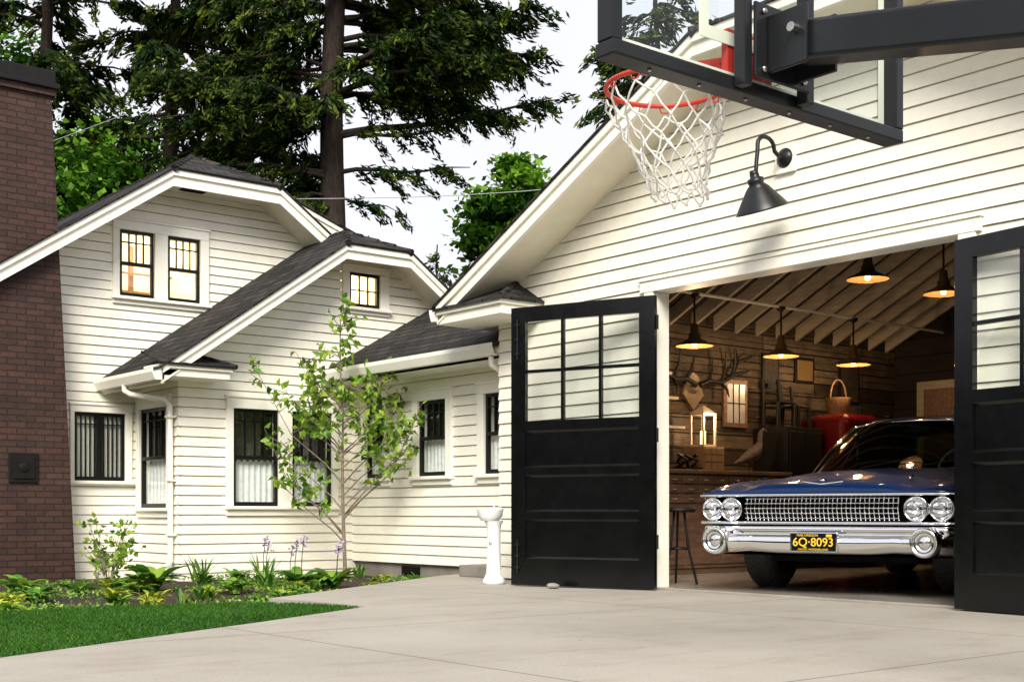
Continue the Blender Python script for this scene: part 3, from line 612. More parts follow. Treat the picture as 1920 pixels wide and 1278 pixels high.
for sy in (-1,1):
    m_=[Vector((.24,2.58+sy*p[0],2.05+p[1])) for p in [(.03,0),(.18,.06),(.38,.05),(.56,.14),(.66,.30),(.62,.46)]]
    b.tube(m_,[.030,.028,.026,.022,.016,.005],8)
    for (s0,tip) in ((1,(.14,.32)),(2,(.36,.38)),(3,(.80,.22)),(2,(.42,-.12)),(4,(.86,.40)),(3,(.50,.44))):
        b.tube([m_[s0],m_[s0].lerp(Vector((.32,2.58+sy*tip[0],2.05+tip[1])),.5)+Vector((.03,0,0)),Vector((.32,2.58+sy*tip[0],2.05+tip[1]))],[.021,.016,.004],6)
b.build('antlers',M_iron,E)
E=MB(); E.box(.146,.175,3.08,3.48,1.62,2.16); mo=E.build('framed_mirror',M_woodr,None,bevel=.005,label='bright framed mirror hung on the plank wall',category='mirror')
b=MB(); b.box(.175,.178,3.13,3.43,1.67,2.11); b.build('mirror_glass',pm('pale_mirror',(.9,.9,.87),.22,metal=.5),mo)
b=MB()
for i in (1,2): b.box(.178,.184,3.13+.1*i-.006,3.13+.1*i+.006,1.67,2.11)
b.box(.178,.184,3.13,3.43,1.885,1.897); b.build('mirror_muntin',M_iron,mo)
for i,(yy,zz,ww,hh) in enumerate([(3.75,2.1,.3,.4),(4.35,2.2,.35,.3),(5.2,2.0,.4,.5)]):
    b=MB(); b.box(.146,.17,yy,yy+ww,zz,zz+hh); fo_=b.build('picture_frame',M_iron,None,bevel=.004,label='small framed picture hung on the plank wall',category='picture',group='pictures on the plank wall')
    b=MB(); b.box(.17,.173,yy+.03,yy+ww-.03,zz+.03,zz+hh-.03); b.build('picture',random.choice([M_woodl,M_shadein,M_bird]),fo_)
rows=[]
for y_,z_,rx,rz in [(-.20,.07,.005,.005),(-.12,.09,.03,.025),(-.04,.12,.055,.05),(.04,.15,.07,.07),(.10,.18,.062,.07),(.135,.23,.04,.05),(.15,.30,.026,.03),(.155,.345,.028,.028),(.175,.372,.026,.024),(.20,.37,.012,.012),(.235,.358,.003,.003)]:
    rows.append([(rx*math.cos(t*math.pi/6),y_+(.02*math.sin(t*math.pi/6) if z_>.22 else 0),z_+rz*math.sin(t*math.pi/6)) for t in range(12)])
Mb=Matrix.Translation((.56,3.05,1.102))@Matrix.Scale(1.25,4)
b=MB(); b.grid(rows,0,True,True,Mb)
for sx in (-.025,.025): b.tube([Mb@Vector((sx,.03,.10)),Mb@Vector((sx,.035,.0)),Mb@Vector((sx,.075,.004))],.006,6)
b.build('bird_decoy',M_bird,None,label='standing brown game bird decoy on the cabinet',category='bird figure')
b=MB()
for k in range(7): b.tube([(.5+random.uniform(-.1,.1),2.0+k*.08,1.11),(.5+random.uniform(-.12,.12),2.0+k*.08+random.uniform(-.08,.08),1.2),(.5+random.uniform(-.1,.1),1.98+k*.08,1.27)],.02,6)
b.box(.4,.62,1.98,2.24,1.102,1.13); b.build('iron_tool_rack',M_iron,None,label='black iron hardware piled on the cabinet',category='tools')
b=MB(); b.box(.15,.65,3.60,4.22,.024,1.62); b.box(.65,.665,3.63,3.90,.1,1.57); b.box(.65,.665,3.92,4.19,.1,1.57); b.tube([(.68,3.87,.8),(.68,3.87,1.0)],.008); b.build('dark_locker',M_iron,None,bevel=.006,label='dark metal locker beside the red refrigerator',category='locker')
def chair(name,M,mat,**kw):
    b=MB()
    for x,y in ((-.2,-.2),(.2,-.2)): b.tube([M@Vector((x,y,0)),M@Vector((x,y,.45))],.022,8)
    for x in (-.2,.2): b.tube([M@Vector((x,.2,0)),M@Vector((x,.19,.45)),M@Vector((x*.95,.25,.92))],.022,8)
    E=b.build(name,mat,None,**kw); b=MB(); b.box(-.22,.22,-.22,.21,.44,.47,0,M)
    b.build('seat',mat,E,bevel=.008)
    b=MB()
    for zz in (.6,.72,.86): b.box(-.19,.19,.205+.1*(zz-.45),.225+.1*(zz-.45),zz-.025,zz+.025,0,M)
    b.build('backrest',mat,E); return E
chair('chair',Matrix.Translation((.4,3.76,1.625))@Matrix.Rotation(math.radians(80),4,'Z')@Matrix.Scale(.62,4),M_iron,label='small black slatted chair stored on the dark locker',category='chair',group='small chairs stored on the locker')
chair('chair',Matrix.Translation((.4,4.06,1.625))@Matrix.Rotation(math.radians(95),4,'Z')@Matrix.Scale(.55,4),M_iron,label='small black slatted chair stored on the dark locker',category='chair',group='small chairs stored on the locker')
b=MB(); b.box(.2,.92,4.32,5.0,.06,1.80); E=b.build('refrigerator',M_red,None,bevel=.11,seg=5,label='red enamel rounded vintage refrigerator at the plank wall',category='refrigerator')
b=MB(); b.tube([(.93,4.45,1.2),(.97,4.45,1.22),(.97,4.45,1.4),(.93,4.45,1.42)],.012); b.box(.92,.928,4.4,4.92,1.05,1.06); b.build('handle',M_chrome,E)
b=MB(); b.box(.25,.88,4.37,4.95,.0225,.07); b.build('base',M_dark,E)
b=MB(); b.lathe([(0,0),(.12,0),(.15,.19),(.155,.2),(.143,.2),(.11,.01),(0,.01)],20,Matrix.Translation((.55,4.66,1.802))); 
b.tube([(.55,4.66+.15*math.cos(t*math.pi/10),2.0+.22*math.sin(t*math.pi/10)) for t in range(11)],.011,6); b.build('wicker_basket',M_wick,None,label='brown wicker basket on top of the red refrigerator',category='basket')
b=MB(); b.box(.5,.6,6.34,6.39,.02,2.2); b.box(1.35,1.45,6.34,6.39,.02,2.2); b.box(.5,1.45,6.34,6.39,2.2,2.3); b.box(.6,1.35,6.36,6.385,.02,2.2,1); b.build('interior_door',[M_rafter,M_woodr],garage)
b=MB()
for xx in (1.75,2.15): b.hexa([(xx,5.9,.023),(xx+.05,5.9,.023),(xx+.05,5.95,.023),(xx,5.95,.023),(xx,6.3,2.6),(xx+.05,6.3,2.6),(xx+.05,6.35,2.6),(xx,6.35,2.6)])
for i in range(9): t=(i+.7)/9.5; b.tube([(1.78,5.925+.4*t,2.58*t),(2.17,5.925+.4*t,2.58*t)],.015,6)
b.build('wooden_ladder',M_woodl,None,label='wooden ladder leaning on the dark back wall',category='ladder')
b=MB()
for i in range(3):
    a=i*2.09+.4; b.tube([(2.0+.05*math.cos(a),.42+.05*math.sin(a),.66),(2.0+.09*math.cos(a),.42+.09*math.sin(a),.35),(2.0+.17*math.cos(a),.42+.17*math.sin(a),.03)],.011,6)
b.lathe([(0,.66),(.14,.66),(.15,.68),(.14,.70),(0,.70)],20,Matrix.Translation((2.0,.42,0))); b.lathe([(.09,.33),(.1,.34),(.09,.35)],16,Matrix.Translation((2.0,.42,0)))
b.build('iron_stool',M_iron,None,label='black iron three legged stool just inside the garage',category='stool')
# ================================================================= CAR
car=empty('vintage_car',label='dark blue vintage sedan with chrome grille parked in the garage',category='car')
MC=Matrix.Translation((3.715,.13,.022))@Matrix.Rotation(math.radians(15),4,'Z')
def lerp1(t,pts):
    for (a,b),(c_,d_) in zip(pts,pts[1:]):
        if t<=c_: 
            k=(t-a)/(c_-a); k=max(0,min(1,k)); return b+(d_-b)*k
    return pts[-1][1]
cf=lambda x:.11*(abs(x)/1.06)**4
def arch(y):
    a=0
    for y0 in (1.0,4.25):
        dd=.40**2-(y-y0)**2
        if dd>0: a=max(a,.34+math.sqrt(dd))
    return min(a,.69)
def sec(y):
    W=lerp1(y,[(.10,1.0),(.3,1.035),(.8,1.06),(1.5,1.08),(4,1.08),(5.2,1.02),(5.45,.98)])
    F=lerp1(y,[(.10,.81),(.25,.855),(.6,.89),(1.5,.94),(2.3,.97),(4.0,1.0),(5.2,1.05),(5.45,1.0)])
    H=lerp1(y,[(.10,.815),(.25,.875),(.6,.93),(1.2,.985),(1.75,1.02),(2.2,1.0),(4.3,1.0),(5.3,.95),(5.45,.9)])
    a=arch(y); zb=.30
    return [(0,zb),(W-.30,zb),(W-.29,max(zb,a)),(W-.05,max(zb,a)),(W-.01,max(.34,a+.001)),(W,max(.5,a+.004)),(W,max(.70,a+.01)),(W-.012,F-.06),(W-.04,F-.015),(W-.10,F),(W-.2,F-.012),(.66,H-.035),(.52,H-.008),(.25,H+.004),(0,H+.008)]
ys=[.13,.18,.25,.35,.45,.58,.601,.64,.70,.78,.88,1.0,1.12,1.22,1.30,1.36,1.399,1.42,1.6,1.75,1.95,2.2,2.6,3.2,3.84,3.86,3.92,4.05,4.25,4.45,4.58,4.64,4.66,4.9,5.2,5.35,5.45]
bd=MB(); rows=[]
for y in ys:
    h=sec(y); yy=lambda x:y+(cf(x)*max(0,1-(y-.1)/.8))
    rows.append([MC@Vector((x,yy(x),z)) for x,z in h]+[MC@Vector((-x,yy(x),z)) for x,z in h[::-1][1:-1]])
bd.grid(rows,0,True,True); bd.face(rows[-1],0)
xs=[-1.04+2.08*i/40 for i in range(41)]
lip=[]
for x in xs:
    zt=lerp1(abs(x),[(0,.875),(.5,.868),(.68,.835),(.85,.85),(.97,.845),(1.04,.80)])
    y0=.02+cf(x)*1.1
    lip.append([MC@Vector((x,p,q)) for p,q in [(y0+.24,zt+.012),(y0+.10,zt-.012),(y0+.035,zt-.035),(y0+.0,.795),(y0+.0,.775),(y0+.02,.765),(y0+.24,.765)]])
bd.grid(lip,0,True,False)
body=bd.build('body',M_paint,car,uv=False,weld=True)
fd=MB(); fd.face([MC@Vector((x,.165+cf(x),z)) for x,z in [(-1.0,.3),(1.0,.3),(1.0,.78),(-1.0,.78)]]); 
for x in (-1,1): fd.face([MC@Vector((x*1.0,.165+cf(1),.3)),MC@Vector((x*1.02,.4,.3)),MC@Vector((x*1.02,.4,.78)),MC@Vector((x*1.0,.165+cf(1),.78))])
fd.box(-.6,.6,.5,5.0,.24,.295,0,MC); fd.tube([MC@Vector((-.7,1.0,.30)),MC@Vector((.7,1.0,.30))],.03); fd.build('underbody',M_dark,car)
ct=MB()
def sweep(mb,prof,x0,x1,n,base=0,k=1.0,m=0):
    rr=[]
    for i in range(n+1):
        x=x0+(x1-x0)*i/n; rr.append([MC@Vector((x,base+p+cf(x)*k,q)) for p,q in prof])
    mb.grid(rr,m,True,True); mb.face(rr[0]); mb.face(rr[-1])
ring=lambda y,z,ry,rz,n=10:[(y+ry*math.cos(2*math.pi*i/n),z+rz*math.sin(2*math.pi*i/n)) for i in range(n)]
sweep(ct,ring(.02,.772,.016,.011),-1.05,1.05,40); sweep(ct,ring(.05,.555,.03,.014),-1.05,1.05,40)
ct.tube([MC@Vector((-.16,.13,.872)),MC@Vector((0,.09,.852)),MC@Vector((.16,.13,.872))],.009,6); ct.lathe([(0,0),(.03,0),(.03,.012),(0,.012)],12,MC@Matrix.Translation((0,.13,.878)))
for sx in (-1,1): ct.tube([MC@Vector((sx*lerp1(y,[(.3,1.045),(1.5,1.09),(5.3,1.035)]),y,lerp1(y,[(.3,.80),(5.3,.86)]))) for y in (.32,.6,1,1.5,2.2,3,4,5,5.3)],.009,6)
for x in (-.62,.62): ct.tube([MC@Vector((x,.3,.90)),MC@Vector((x*.98,.42,.915))],.008,6)
ct.build('chrome_trim',M_chrome,car,uv=False)
gr=MB()
for i in range(5):
    z=.592+i*.038; sweep(gr,ring(.055-.012*math.sin((i)/4*math.pi),z,.014,.0045,6),-.62,.62,30)
nb=34
for i in range(nb+1):
    x=-.61+1.22*i/nb; gr.tube([MC@Vector((x,.075+cf(x),.575)),MC@Vector((x,.045+cf(x),.665)),MC@Vector((x,.065+cf(x),.755))],.0052,5)
    for z in (.630,.668,.706): gr.lathe([(0,-.012),(.009,0),(0,.004)],4,MC@Matrix.Translation((x,.042+cf(x),z))@Matrix.Rotation(math.pi/2,4,'X'))
gr.build('grille',M_chrgr,car,uv=False)
for x in (-.925,-.745,.745,.925):
    yb=.045+cf(x)*.9; T=MC@Matrix.Translation((x,yb,.662))@Matrix.Rotation(math.pi/2,4,'X')
    a=MB(); a.lathe([(.096,-.10),(.097,.0),(.092,.018),(.084,.02),(.078,.008),(.076,-.01)],28,T); H=a.build('headlight',M_chrome,car,uv=False)
    a=MB(); a.lathe([(.077,-.008),(.06,-.04),(.03,-.06),(0,-.065)],24,T); a.lathe([(0,-.02),(.012,-.025),(.012,-.055)],10,T); a.build('reflector',M_chrome,H,uv=False)
    a=MB(); a.lathe([(.078,.004),(.06,.012),(.03,.019),(0,.021)],24,T); a.build('lens',M_lens,H,uv=False)
bp=MB(); rr=[]
for i in range(81):
    x=-1.10+2.20*i/80; ax=abs(x); sweepb=.10*(ax/1.10)**3+.30*max(0,(ax-.97)/.13)**2
    pod=math.exp(-((ax-.84)/.13)**4)*.035; mid=.02*max(0,1-(ax/.30)**4); dip=.018*math.exp(-((ax-.58)/.14)**2)
    pr=[(.12,.53),(.035,.532),(.008,.518),(.004,.495),(.045,.478),(.05,.470),(.0-pod,.458),(-.03-pod*1.2,.43),(-.034-pod*1.2,.40+dip*.3),(-.026-pod,.365+dip),(.0,.335+dip),(.06,.315+dip),(.12,.31)]
    rr.append([MC@Vector((x,p+sweepb-mid*.3,q)) for p,q in pr])
bp.grid(rr,0,True,True); bp.face(rr[0]); bp.face(rr[-1]); BU=bp.build('bumper',M_chrome,car,uv=False)
for sx in (-1,1):
    x=sx*.84; T=MC@Matrix.Translation((x,-.02,.415))@Matrix.Rotation(math.pi/2,4,'X')
    a=MB(); a.lathe([(.112,-.08),(.112,.02),(.103,.05),(.088,.055),(.082,.04),(.08,.02)],28,T); P_=a.build('bumper_pod',M_chrome,BU,uv=False)
    a=MB(); a.lathe([(.082,.03),(.055,.035),(.05,.02)],24,T); a.lathe([(.05,.022),(.03,.034),(0,.038)],24,T); a.build('parking_lamp',M_chrgr,BU,uv=False)
a=MB(); a.box(-.19,.19,-.062,-.030,.335,.485,0,MC); a.build('plate_holder',M_chrome,BU,bevel=.006,uv=False)
a=MB(); a.box(-.175,.175,-.068,-.0625,.345,.475,0,MC); PL=a.build('license_plate',M_plate,car,bevel=.004,uv=False)
def text(s,size,x,z,y,mat,name,parent,M,bold=.0):
    cu=bpy.data.curves.new('t','FONT'); cu.body=s; cu.size=size; cu.align_x='CENTER'; cu.align_y='CENTER'; cu.extrude=.001; cu.offset=bold
    to=bpy.data.objects.new('t',cu); COL.objects.link(to); dg=bpy.context.evaluated_depsgraph_get(); me=bpy.data.meshes.new_from_object(to.evaluated_get(dg)); bpy.data.objects.remove(to)
    me.transform(M@Matrix.Translation((x,y,z))@Matrix.Rotation(math.pi/2,4,'X')); me.materials.clear(); me.materials.append(mat)
    return link(bpy.data.objects.new(name,me),parent)
text('6Q\u00b78093',.092,0,.408,-.0695,M_yel,'plate_number',PL,MC,.0008)
text('MAR OREGON',.026,-.045,.462,-.0695,M_yel,'plate_heading',PL,MC)
text('PACIFIC WONDERLAND',.022,0,.3545,-.0695,M_yel,'plate_motto',PL,MC)
a=MB(); a.box(.105,.15,-.0712,-.0685,.450,.471,0,MC); st_=a.build('plate_sticker',M_yel,PL,uv=False)
gl=MB(); base=[];top=[];mid=[]
for i in range(25):
    u=-1+i/12; au=abs(u)
    b_=Vector((u*.90,1.70+.42*au**3,1.0)); t_=Vector((u*.68,2.36+.22*au**3,1.475-.03*au**2)); base.append(b_);top.append(t_); mid.append(b_.lerp(t_,.5)+Vector((0,-.03,.02)))
gl.grid([base,mid,top],0,True,False,MC); gl.build('windshield',M_carglass,car,uv=False)
gl=MB()
for sx in (-1,1): gl.grid([[(sx*.93,y,1.0) for y in (2.14,3,4.0)],[(sx*.70,y,1.44) for y in (2.58,3,3.75)]],0,True,False,MC)
gl.grid([[(-.85,4.45,.99),(0,4.6,.99),(.85,4.45,.99)],[(-.68,3.8,1.44),(0,3.9,1.48),(.68,3.8,1.44)]],0,True,False,MC); gl.build('side_glass',M_carglass,car,uv=False)
rf=MB(); rows=[]
for j,(y,zz,ww) in enumerate([(2.36,1.478,.68),(2.40,1.50,.70),(2.6,1.53,.71),(3.0,1.545,.715),(3.5,1.53,.71),(3.85,1.49,.70)]):
    rows.append([(u/6*ww,y+.20*abs(u/6)**3,zz-.055*abs(u/6)**2.5) for u in range(-6,7)])
rf.grid(rows,0,True,False,MC); rows2=[[(p[0],p[1],p[2]-.05) for p in r] for r in rows]; rf.grid(rows2,0,True,False,MC)
rf.build('car_roof',M_paint,car,uv=False)
a=MB(); a.tube([MC@p for p in top],.010,8); a.tube([MC@p for p in base],.010,8)
for k in (0,-1): a.tube([MC@base[k],MC@mid[k],MC@top[k]],.02,8)
a.build('windshield_trim',M_chrome,car,uv=False)
for q in (((-.3,1.72,1.03),(.2,1.80,1.12)),((.15,1.70,1.03),(.62,1.86,1.10))):
    a=MB(); a.tube([MC@Vector(q[0]),MC@Vector(q[1])],.005,5); a.build('wiper',M_iron,car,uv=False)
for x_,y0_,y1_,z0_,z1_ in ((0,2.75,2.9,.6,1.12),(0,3.7,3.85,.6,1.1)):
    a=MB(); a.box(-.75,.75,y0_,y1_,z0_,z1_,0,MC); a.box(-.75,.75,y0_-.4,y0_,.55,.68,0,MC); a.build('seat',M_dark,car,bevel=.04,uv=False)
a=MB(); a.box(-.85,.85,1.95,2.1,.8,.99,0,MC); a.build('dashboard',M_dark,car,bevel=.03,uv=False)
a=MB(); T=MC@Matrix.Translation((.42,2.25,1.03))@Matrix.Rotation(math.radians(65),4,'X'); a.tube([T@Vector((.2*math.cos(t*math.pi/12),.2*math.sin(t*math.pi/12),0)) for t in range(25)],.012,6); a.tube([T@Vector((-.2,0,0)),T@Vector((.2,0,0))],.01,6)
a.build('steering_wheel',M_white,car,uv=False)
a=MB(); a.box(-.12,.12,2.30,2.33,1.36,1.41,0,MC); a.tube([MC@Vector((0,2.32,1.4)),MC@Vector((0,2.38,1.46))],.008,6); a.build('rear_view_mirror',M_chrome,car,bevel=.01,uv=False)
for (x,y) in ((-.82,1.0),(.78,1.0),(-.82,4.25),(.82,4.25)):
    T=MC@Matrix.Translation((x,y,.345))@Matrix.Rotation(math.pi/2,4,'Y')
    a=MB(); w=.125; a.lathe([(.22,-w),(.30,-w-.005),(.335,-w*.8),(.347,-w*.6),(.347,-w*.2),(.340,-w*.15),(.347,-w*.1),(.347,w*.1),(.340,w*.15),(.347,w*.2),(.347,w*.6),(.335,w*.8),(.30,w+.005),(.22,w)],40,T)
    for k in range(44):
        an=2*math.pi*k/44
        for q in (-.09,-.04,.01,.06):
            a.box(.342,.352,-.009,.009,q,q+.035,0,T@Matrix.Rotation(an+q*1.5,4,'Z'))
    Wm=a.build('wheel',M_rubber,car,uv=False)
    a=MB(); 
    for sgn in (-1,1): a.lathe([(.22,sgn*w),(.215,sgn*(w-.02)),(.15,sgn*(w+.0)),(.06,sgn*(w+.02)),(0,sgn*(w+.03))],28,T)
    a.build('hubcap',M_chrome,Wm,uv=False)
# ================================================================= BASKETBALL HOOP
hoop=empty('basketball_hoop',label='glass basketball backboard with red rim and white net on black arm',category='basketball hoop')
bx0,bx1,by0,by1,bz0,bz1=6.82,6.86,-5.03,-3.45,2.12,3.20
a=MB(); a.box(bx0-.02,bx1+.03,by0,by1,bz0,bz0+.05); a.box(bx0-.01,bx1+.02,by0,by1,bz1-.05,bz1); a.box(bx0-.01,bx1+.02,by0,by0+.05,bz0+.05,bz1-.05); a.box(bx0-.02,bx1+.03,by1-.05,by1,bz0+.05,bz1-.05)
BF=a.build('backboard_frame',M_blkmetal,hoop,bevel=.006)
for i in range(6): 
    yy=by0+.2+i*.24; a=MB(); a.lathe([(0,0),(.008,0),(.006,-.006),(0,-.007)],8,Matrix.Translation((bx1-.01,yy,bz0-.0005))); a.build('frame_bolt',M_steel,BF)
a=MB(); a.face([(6.84,by0+.048,bz0+.048),(6.84,by1-.048,bz0+.048),(6.84,by1-.048,bz1-.048),(6.84,by0+.048,bz1-.048)]); a.build('backboard_glass',M_bglass,hoop)
a=MB(); cy=-4.27
for (y0,y1,z0,z1) in ((cy-.30,cy+.30,2.30,2.345),(cy-.30,cy+.30,2.745,2.79),(cy-.30,cy-.255,2.345,2.745),(cy+.255,cy+.30,2.345,2.745)): a.box(6.830,6.834,y0,y1,z0,z1)
for (y0,y1,z0,z1) in ((by0+.052,by1-.052,bz0+.052,bz0+.085),(by0+.052,by0+.085,bz0+.085,bz1-.06),(by1-.085,by1-.052,bz0+.085,bz1-.06)): a.box(6.830,6.834,y0,y1,z0,z1)
a.build('target_lines',M_trim,hoop)
rc=Vector((6.42,-4.31,2.28))
a=MB(); a.tube([rc+Vector((.228*math.cos(t*math.pi/24),.228*math.sin(t*math.pi/24),0)) for t in range(49)],.0095,10,cap=False)
for k in range(12):
    an=2*math.pi*(k+.5)/12; c0=rc+Vector((.228*math.cos(an),.228*math.sin(an),-.008)); tn_=Vector((-math.sin(an),math.cos(an),0))
    a.tube([c0-tn_*.02,c0-tn_*.012+Vector((0,0,-.02)),c0+tn_*.012+Vector((0,0,-.02)),c0+tn_*.02],.003,5)
a.box(6.63,6.82,-4.40,-4.22,2.255,2.275); a.box(6.80,6.828,-4.42,-4.18,2.19,2.36)
for sy in (-1,1): a.hexa([(6.50,-4.31+sy*.21,2.258),(6.52,-4.31+sy*.22,2.258),(6.81,-4.31+sy*.07,2.22),(6.81,-4.31+sy*.05,2.22),(6.50,-4.31+sy*.21,2.276),(6.52,-4.31+sy*.22,2.276),(6.81,-4.31+sy*.07,2.276),(6.81,-4.31+sy*.05,2.276)])
a.build('rim',M_rim,hoop,uv=False)
a=MB(); nr=7; prof_r=[.228,.215,.19,.165,.14,.118,.10,.098]; prof_z=[-.03,-.09,-.155,-.22,-.28,-.335,-.385,-.42]; K=12
def node(r,i):
    an=2*math.pi*(i+.5*(r%2)+.5)/K; j=random.Random(r*50+i%K); rr_=prof_r[r]+j.uniform(-.010,.010)
    return rc+Vector((rr_*math.cos(an)+.004*r,rr_*math.sin(an)+.008*r,prof_z[r]+j.uniform(-.016,.016)))
for r in range(nr):
    for i in range(K):
        for dlt in ((0,-1) if r%2==0 else (0,1)):
            p=node(r,i); q=node(r+1,i+dlt); m_=p.lerp(q,.5)+Vector((random.uniform(-.006,.006),random.uniform(-.006,.006),-.007))+Vector((rc.x-p.x,rc.y-p.y,0))*(-.04)
            a.tube([p,m_,q],.0042,5,cap=False)
for r in range(1,nr+1):
    for i in range(K):
        p=node(r,i); a.lathe([(0,.009),(.007,.004),(.007,-.004),(0,-.009)],6,Matrix.Translation(p))
a.build('net',M_net,hoop,uv=False)
for yy in (-4.44,-4.10):
    a=MB(); a.box(6.892,6.94,yy-.022,yy+.022,bz0+.01,bz1-.03); a.build('back_channel',M_blkmetal,hoop,bevel=.005)
a=MB(); a.box(6.942,6.955,-4.42,-4.12,2.16,2.42)
for yy in (-4.35,-4.19): a.box(6.955,7.12,yy-.008,yy+.008,2.18,2.38)
a.build('mounting_bracket',M_blkmetal,hoop,bevel=.005)
for z0,z1,dz in ((2.285,1.91,.135),(3.0,2.62,.09)):
    a=MB(); a.hexa([(7.02,-4.335,z0-dz/2),(8.9,-4.335,z1-dz/2),(8.9,-4.205,z1-dz/2),(7.02,-4.205,z0-dz/2),(7.02,-4.335,z0+dz/2),(8.9,-4.335,z1+dz/2),(8.9,-4.205,z1+dz/2),(7.02,-4.205,z0+dz/2)])
    a.build('support_arm',M_blkmetal,hoop,bevel=.014,seg=3)
a=MB(); a.tube([(7.08,-4.39,2.30),(7.08,-4.15,2.30)],.017,8); a.build('pivot_bolt',M_steel,hoop)
for zz in (2.19,2.39):
    for yy in (-4.38,-4.16): a=MB(); a.lathe([(0,0),(.012,0),(.010,.010),(0,.011)],6,Matrix.Translation((6.956,yy,zz))@Matrix.Rotation(math.pi/2,4,'Y')); a.build('bracket_bolt',M_steel,hoop)
a=MB(); a.box(8.85,9.0,-4.345,-4.195,0.02,3.0); a.box(8.7,9.15,-4.5,-4.05,.001,.02); a.build('post',M_blkmetal,hoop,bevel=.01)
# ================================================================= pedestal fountain, rock
fx,fy=.62,-.57
b=MB(); T=Matrix.Translation((fx,fy,.001))
b.lathe([(0,0),(.10,0),(.105,.03),(.09,.06),(.07,.10),(.062,.3),(.062,.46),(.07,.54),(.09,.58)],24,T)
T2=Matrix.Translation((fx-.025,fy-.025,.58)); b.lathe([(.08,0),(.115,.04),(.125,.10),(.13,.12),(.118,.12),(.10,.08),(0,.06)],24,T2)
b.tube([(fx-.06,fy+.05,.66),(fx-.06,fy+.05,.72),(fx-.03,fy+.02,.735)],.010,8)
fo=b.build('pedestal_drinking_fountain',M_white,None,bevel=0,label='white porcelain pedestal drinking fountain beside the garage corner',category='drinking fountain')
b=MB(); b.lathe([(0,0),(.016,0),(.014,.014),(0,.016)],12,Matrix.Translation((fx+.03,fy-.055,.38))@Matrix.Rotation(math.radians(90),4,'X')); b.build('push_button',M_chrome,fo)
bm=MB(); rows=[]
for i in range(7):
    p=math.pi*i/6; rows.append([((.07+.015*math.sin(k*2.1))*math.sin(p)*math.cos(k*.785),(.05+.01*math.cos(k*3))*math.sin(p)*math.sin(k*.785),.025-.025*math.cos(p)) for k in range(8)])
bm.grid(rows,0,False,True,Matrix.Translation((1.48,-.60,.0))); bm.build('rock',M_stone,None,label='small grey rock holding the open door leaf',category='rock')
# ================================================================= VEGETATION
def limb_path(p0,az,L,rise,droop,n=7,side=0):
    d=np.array([math.cos(az),math.sin(az)]); h=RV[:2]*d[0]+FV[:2]*d[1]; pts=[]
    per=np.array([-h[1],h[0]])
    for i in range(n):
        t=i/(n-1); xy=h*L*t+per*side*math.sin(t*3)*L*.08
        pts.append(np.array([p0[0]+xy[0],p0[1]+xy[1],p0[2]+rise*t*L-droop*L*t*t+.05*math.sin(t*9+az*3)]))
    return pts
def conifer(name,base,H,limbs,label,r0=.3,dens=1.0,leaf=.085,bare=.12,droopy=.5,tp=.8,seed=1):
    R=np.random.default_rng(seed); E=empty(name,label=label,category='tree')
    tr=MB(); n=14
    tr.tube([(base[0]+.08*math.sin(i*.9),base[1]+.05*math.cos(i*1.3),-.2+(H+.2)*i/(n-1)) for i in range(n)],[r0*(1-tp*i/(n-1))*(1.25 if i==0 else 1) for i in range(n)],12)
    Cs=[];Us=[];Vs=[];Ts=[]
    for (z,az,L,rise,droop,fol) in limbs:
        pts=limb_path((base[0],base[1],z),az,L,rise,droop,7,R.uniform(-1,1))
        rad=.020+.013*L; tr.tube([tuple(p) for p in pts],[max(.008,rad*(1-.85*i/6)) for i in range(7)],6,cap=False)
        P=np.array(pts); nt=int(L*9*dens*fol)
        h=unit(P[-1]-P[0]); per=np.array([-h[1],h[0],0]); per=per/np.linalg.norm(per)
        for k in range(nt):
            f=bare+(1-bare)*R.random()**.8; i=min(5,int(f*6)); q=P[i]+(P[i+1]-P[i])*(f*6-i)
            tl=(.30+.50*(1-f*.55))*min(1,L/3+.4)*R.uniform(.6,1.15)
            sd=1 if R.random()<.5 else -1
            td=h*R.uniform(.35,.9)+per*sd*R.uniform(.3,1)+np.array([0,0,R.uniform(-.3,.2)]); td=td/np.linalg.norm(td)
            m=int(36*dens*tl/.5)+6; s=R.random(m)**.8
            drp=droopy*tl*s**2
            c=q+td*(s*tl)[:,None]+np.stack([0*s,0*s,-drp],1)+R.normal(0,.045,(m,3))
            hang=np.abs(R.normal(0,.06*droopy*2,m)); c[:,2]-=hang
            dirn=unit(td+np.array([0,0,-.5*droopy*2])+R.normal(0,.45,(m,3)))
            u=dirn*(leaf*R.uniform(.6,1.3,m))[:,None]; w=unit(np.cross(dirn,R.normal(0,1,(m,3))))*(leaf*.28)
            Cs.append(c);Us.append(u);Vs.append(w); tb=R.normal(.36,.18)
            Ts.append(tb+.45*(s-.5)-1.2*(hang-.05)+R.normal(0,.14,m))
    tr.build('trunk',M_bark,E,uv=False)
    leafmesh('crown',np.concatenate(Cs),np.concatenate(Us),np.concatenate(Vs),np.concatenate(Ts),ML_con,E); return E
def wpos(a,depth):
    return (9.844+depth*(-.7763+.6304*a),-7.846+depth*(.6304+.7763*a))
R=np.random.default_rng(5)
lim=[(8.3,.05,4.6,.05,-.12,.7),(8.25,.0,2.6,.02,-.02,.15),(7.55,-.1,2.8,.05,.05,.7),(7.0,.15,1.3,.0,.15,.7)]
for zz in (9.1,9.6,10.1,10.6,11.0,11.4):
    for q in range(4): lim.append((zz+R.uniform(-.12,.12),R.uniform(-.9,.7),R.uniform(2.8,4.9),R.uniform(.02,.12),R.uniform(.04,.16),1.1))
for i in range(30): lim.append((R.uniform(6.2,12.5),math.pi+R.uniform(-1.3,1.3),R.uniform(2.0,4.2),R.uniform(-.05,.15),R.uniform(.08,.28),1.05))
